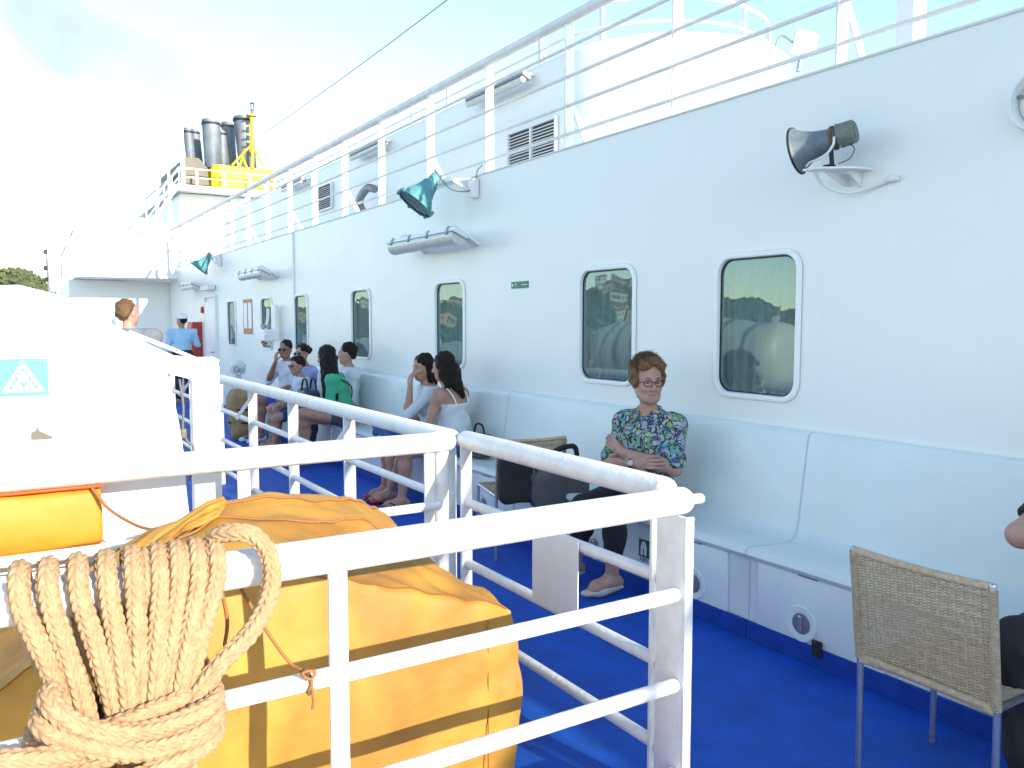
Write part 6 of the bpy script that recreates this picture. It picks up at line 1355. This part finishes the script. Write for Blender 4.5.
# ---------------------------------------------------------------- man in white shirt beyond her
J = seated(tw=0, lean=-0.02, s=1.03, sw=0.19); J['headR'] = rotz(R(-20)); J['wr_l'] = (-0.1, 0.3, 0.66)
t, S_, W_ = person('dark haired man in white long sleeved shirt sitting behind the girl in green', (3.40, 9.06, 0), 80, J, 'fair', 1.03, 0.008, female=False)
garment('shirt', S_, ('torso', 'uparml', 'uparmr', 'arml', 'armr'), cloth('white_shirt', (0.66, 0.69, 0.72), 0.08), t, 0.014, cuts=[((0, 0, J['neck'][2]+0.02), (0, 0, 1)), ((0, 0, 0.48), (0, 0, -1))], noise=folds(0.005, 26, 2.4))
garment('trousers', S_, ('hips', 'thighl', 'thighr', 'calfl', 'calfr'), cloth('navy_trousers', (0.025, 0.035, 0.07), 0.2), t, 0.012, cuts=[((0, 0, 0.12), (0, 0, -1))], noise=folds(0.004, 26))
hairdo(t, W_, (1.03, J['headR']), H_DARK, [((0, -0.024, 0.052), (0.082, 0.096, 0.088)), ((0, -0.07, 0.0), (0.07, 0.04, 0.06))], vox=0.008)

# ---------------------------------------------------------------- boy with sunglasses, handbag
J = seated(tw=0, lean=0.02, s=0.80, sw=0.15); J['headR'] = rotz(R(12)); J['hs'] = 1.14
t, S_, W_ = person('small boy in white T-shirt and sunglasses sitting on the bench', (3.14, 9.95, 0), 86, J, 'tan', 0.80, 0.0075, female=False)
garment('t_shirt', S_, ('torso', 'uparml', 'uparmr'), cloth('white_t_shirt', (0.68, 0.70, 0.74), 0.08), t, 0.013, cuts=[((0, 0, J['neck'][2]), (0, 0, 1))], noise=folds(0.004, 30))
garment('shorts', S_, ('hips', 'thighl', 'thighr'), cloth('dark_blue_shorts', (0.03, 0.05, 0.15), 0.2), t, 0.014, cuts=[((0, 0.26, 0.5), (0, 1, 0)), ((0, 0, 0.60), (0, 0, 1))])
hairdo(t, W_, (0.80*1.14, J['headR']), H_DARK, [((0, -0.024, 0.054), (0.084, 0.098, 0.090)), ((0, 0.04, 0.10), (0.06, 0.04, 0.03))], vox=0.0075)
specs(t, W_, 0.9, M['dark'], M['dark'], name='sunglasses')
hg = thing('handbag', 'dark blue patterned handbag with two handles beside the girl in green', 'handbag', (3.02, 9.30, 0.60)); bm = NB(); soft(bm, (0, 0, 0.10), (0.20, 0.36, 0.24), 0.025, 12, 8); obj('body', bm, M['navy'], hg, smooth=70)
for dx in (-0.05, 0.05):
    bm = NB(); tube(bm, smoothcurve([(dx, -0.12, 0.2), (dx, -0.07, 0.33), (dx, 0.05, 0.33), (dx, 0.12, 0.2)], 6), 0.012, 8); obj('handle', bm, M['dark'], hg, smooth=60)

# ---------------------------------------------------------------- woman in lavender with hair tied up
J = seated(tw=6, lean=0.03, s=0.98, sw=0.16); J['headR'] = rotz(R(30)); J['el_l'] = V3(J['sh_l'])+V3((-0.03, 0.2, -0.2)); J['wr_l'] = V3(J['head'])+V3((-0.08, 0.12, -0.12)); J['hand_l'] = (V3((0.3, -0.3, 1)), V3((0.4, -1, 0)), 0.6)
t, S_, W_ = person('woman in lavender top with dark curly hair tied up at the back', (3.34, 10.35, 0), 92, J, 'tan', 0.98, 0.008)
garment('top', S_, ('torso', 'uparml', 'uparmr', 'arml', 'armr'), cloth('lavender_top', (0.40, 0.44, 0.72), 0.15), t, 0.013, cuts=[((0, 0, J['neck'][2]), (0, 0, 1)), ((0, 0, 0.5), (0, 0, -1))], noise=folds(0.004, 28, 0.7))
garment('trousers', S_, ('hips', 'thighl', 'thighr', 'calfl', 'calfr'), cloth('bright_blue_trousers', (0.05, 0.13, 0.50), 0.2), t, 0.014, cuts=[((0, 0.30, 0.3), (0, 1, 0.25))], noise=folds(0.004, 26))
hairdo(t, W_, (0.98, J['headR']), H_BLACK, [((0, -0.024, 0.052), (0.084, 0.098, 0.090)), ((0.02, -0.125, 0.05), (0.065, 0.055, 0.06)), ((0.05, -0.10, 0.09), (0.035, 0.035, 0.035))], vox=0.008, amp=0.009)
specs(t, W_, 0.98, M['dark'], M['dark'], name='sunglasses')

# ---------------------------------------------------------------- person with sunglasses and blue shorts at the end of the bench
J = seated(tw=0, lean=0.0, s=1.02, sw=0.175); J['headR'] = rotz(R(34)); J['el_r'] = V3(J['sh_r'])+V3((0.06, 0.18, -0.22)); J['wr_r'] = V3(J['head'])+V3((0.02, 0.14, -0.16)); J['hand_r'] = (V3((0.0, -0.1, 1)), V3((0, -1, 0)), 0.6)
J['kn_l'] = (-0.1, 0.44, 0.56); J['kn_r'] = (0.10, 0.44, 0.56)
t, S_, W_ = person('person in sunglasses, white shirt and blue shorts at the far end of the bench', (3.33, 11.15, 0), 100, J, 'brown', 1.02, 0.008, female=False)
garment('shirt', S_, ('torso', 'uparml', 'uparmr'), cloth('white_polo_shirt', (0.66, 0.68, 0.74), 0.08), t, 0.013, cuts=[((0, 0, J['neck'][2]+0.01), (0, 0, 1)), ((0, 0, 0.5), (0, 0, -1))], noise=folds(0.004, 28, 0.2))
garment('shorts', S_, ('hips', 'thighl', 'thighr'), cloth('royal_blue_shorts', (0.04, 0.11, 0.55), 0.2), t, 0.016, cuts=[((0, 0.38, 0.5), (0, 1, 0)), ((0, 0, 0.66), (0, 0, 1))], noise=folds(0.004, 26))
hairdo(t, W_, (1.02, J['headR']), H_BLACK, [((0, -0.024, 0.052), (0.082, 0.096, 0.088))], vox=0.008)
specs(t, W_, 1.0, M['dark'], M['dark'], name='sunglasses')
for q in 'lr':
    an, to = V3(J['an_'+q]), V3(J['to_'+q]); G_ = SDF(); G_.cone(an+V3((0, -0.04, -0.03)), to, 0.046, 0.036, k=0.02, n=(0, 0, 1), sq=1.1); sdf_obj('trainer', G_.mesh(0.008, cuts=[((0, 0, 0.004), (0, 0, -1))]), M['sign_white'], t)

# ---------------------------------------------------------------- standing men at the far end
def standing(s=1.0, sw=0.20):
    J = dict(pelvis=(0, 0, 0.95*s), hip_l=(-0.09*s, 0, 0.93*s), hip_r=(0.09*s, 0, 0.93*s), chest=(0, -0.01, 1.27*s), neck=(0, -0.02, 1.44*s), head=(0, 0.02, 1.62*s))
    for q, sx in (('l', -1), ('r', 1)):
        J['sh_'+q] = (sx*sw*s, -0.02, 1.40*s); J['el_'+q] = (sx*(sw+0.05)*s, -0.03, 1.12*s); J['wr_'+q] = (sx*(sw+0.05)*s, 0.05, 0.88*s)
        J['kn_'+q] = (sx*0.10*s, 0.02, 0.50*s); J['an_'+q] = (sx*0.11*s, -0.02, 0.09*s); J['to_'+q] = (sx*0.13*s, 0.15, 0.04*s)
    return J
J = standing(1.0, 0.20); J['el_r'] = (0.27, 0.06, 1.16); J['wr_r'] = (0.20, 0.26, 1.22); J['headR'] = rotz(R(60))
t, S_, W_ = person('standing man in pale blue shirt and white cap by the red cabinet', (3.02, 17.0, 0), -18, J, 'tan', 1.0, 0.012, female=False)
garment('shirt', S_, ('torso', 'uparml', 'uparmr', 'arml', 'armr'), cloth('pale_blue_shirt', (0.38, 0.62, 0.78), 0.1), t, 0.02, cuts=[((0, 0, 1.47), (0, 0, 1)), ((0, 0, 1.0), (0, 0, -1))], noise=folds(0.006, 22), vox=0.012)
garment('trousers', S_, ('hips', 'torso', 'thighl', 'thighr', 'calfl', 'calfr'), cloth('dark_navy_trousers', (0.02, 0.03, 0.06), 0.2), t, 0.018, cuts=[((0, 0, 1.06), (0, 0, 1)), ((0, 0, 0.06), (0, 0, -1))], noise=folds(0.005, 20), vox=0.012)
hairdo(t, W_, (1.0, J['headR']), H_BLACK, [((0, -0.03, 0.02), (0.080, 0.085, 0.075))], vox=0.012)
G_ = SDF(); G_.ell(W_((0, -0.015, 0.075)), (0.092, 0.104, 0.072), J['headR'], k=0.02).cone(W_((0, 0.08, 0.065)), W_((0, 0.15, 0.05)), 0.05, 0.04, k=0.02, n=J['headR']@V3((0, 0, 1)), sq=4.0)
sdf_obj('cap', G_.mesh(0.010, cuts=[(W_((0, 0, 0.04)), J['headR']@V3((0, 0, -1)))]), M['sign_white'], t)
J = standing(1.04, 0.20); J['headR'] = rotz(R(-45))
t, S_, W_ = person('man in grey shirt with brown hair standing behind the white bulwark', (1.05, 8.6, 0), -10, J, 'fair', 1.04, 0.010, female=False)
garment('shirt', S_, ('torso', 'uparml', 'uparmr'), cloth('grey_t_shirt', (0.16, 0.18, 0.21), 0.2), t, 0.018, cuts=[((0, 0, 1.54), (0, 0, 1)), ((0, 0, 0.98), (0, 0, -1))], noise=folds(0.005, 22), vox=0.012)
garment('trousers', S_, ('hips', 'thighl', 'thighr', 'calfl', 'calfr'), cloth('khaki_trousers', (0.20, 0.16, 0.10), 0.2), t, 0.016, cuts=[((0, 0, 0.06), (0, 0, -1))], noise=folds(0.005, 20), vox=0.012)
hairdo(t, W_, (1.04, J['headR']), mat('light_brown_hair', (0.16, 0.08, 0.035), 0.6, var=0.5, vscale=40, bump=0.9, bscale=90), [((0, -0.030, 0.048), (0.082, 0.092, 0.086)), ((0, -0.06, 0.0), (0.076, 0.05, 0.07))], vox=0.008, amp=0.008, f=70)

# ---------------------------------------------------------------- dark figure sitting at the right edge, only an elbow and a knee in view
J = seated(tw=0, s=1.05, sw=0.20); J['el_r'] = (0.235, 0.33, 0.885); J['wr_r'] = (-0.02, 0.40, 0.90); J['sh_r'] = (0.17, 0.13, 1.03); J['hand_r'] = (V3((-0.6, 0.6, -0.3)), V3((0, 0.2, -1)), 0.5); J['kn_r'] = (0.165, 0.46, 0.56); J['an_r'] = (0.12, 0.44, 0.10); J['to_r'] = (0.14, 0.62, 0.04); J['headR'] = np.eye(3)
t, S_, W_ = person('person in black at the right edge with bare elbow resting forward', (3.22, 1.17, 0), 90, J, 'fair', 1.05, 0.008, female=False)
garment('shirt', S_, ('torso', 'uparml', 'uparmr'), M['blackcloth'], t, 0.016, cuts=[((0, 0, J['neck'][2]), (0, 0, 1)), (V3(J['el_r'])-V3((0.02, 0.06, -0.03)), (0.2, 0.75, -0.5))], noise=folds(0.005, 24))
garment('trousers', S_, ('hips', 'thighl', 'thighr', 'calfl', 'calfr'), M['blackcloth'], t, 0.018, cuts=[((0, 0, 0.12), (0, 0, -1))], noise=folds(0.005, 24))
hairdo(t, W_, (1.05, J['headR']), H_DARK, [((0, -0.024, 0.052), (0.082, 0.096, 0.088))], vox=0.010)
for q in 'lr':
    an, to = V3(J['an_'+q]), V3(J['to_'+q]); G_ = SDF(); G_.cone(an+V3((0, -0.04, -0.03)), to, 0.048, 0.038, k=0.02, n=(0, 0, 1), sq=1.1); sdf_obj('shoe', G_.mesh(0.008, cuts=[((0, 0, 0.004), (0, 0, -1))]), M['dark'], t)

# ---------------------------------------------------------------- smoke cloud (one closed body of thin smoke)
G_ = SDF(); ch = [((6.2, 27.0, 7.95), 0.30), ((5.6, 27.4, 8.45), 0.5), ((4.8, 27.9, 8.95), 0.75), ((3.9, 28.4, 9.4), 0.95), ((2.9, 29, 9.95), 1.15), ((1.6, 30, 10.9), 1.45)]
for (a, ra), (b, rb) in zip(ch, ch[1:]): G_.cone(a, b, ra, rb, k=0.4)
sm = sdf_obj('smoke', G_.mesh(0.16, noise=lambda X, Y, Z: 0.16*np.sin(2.1*X+1.3*Z)+0.12*np.sin(3.3*Z-1.7*Y)), smoke_mat(), None)
tag(sm, 'faint purple grey smoke drifting left from the exhaust stacks', 'smoke', kind='stuff')
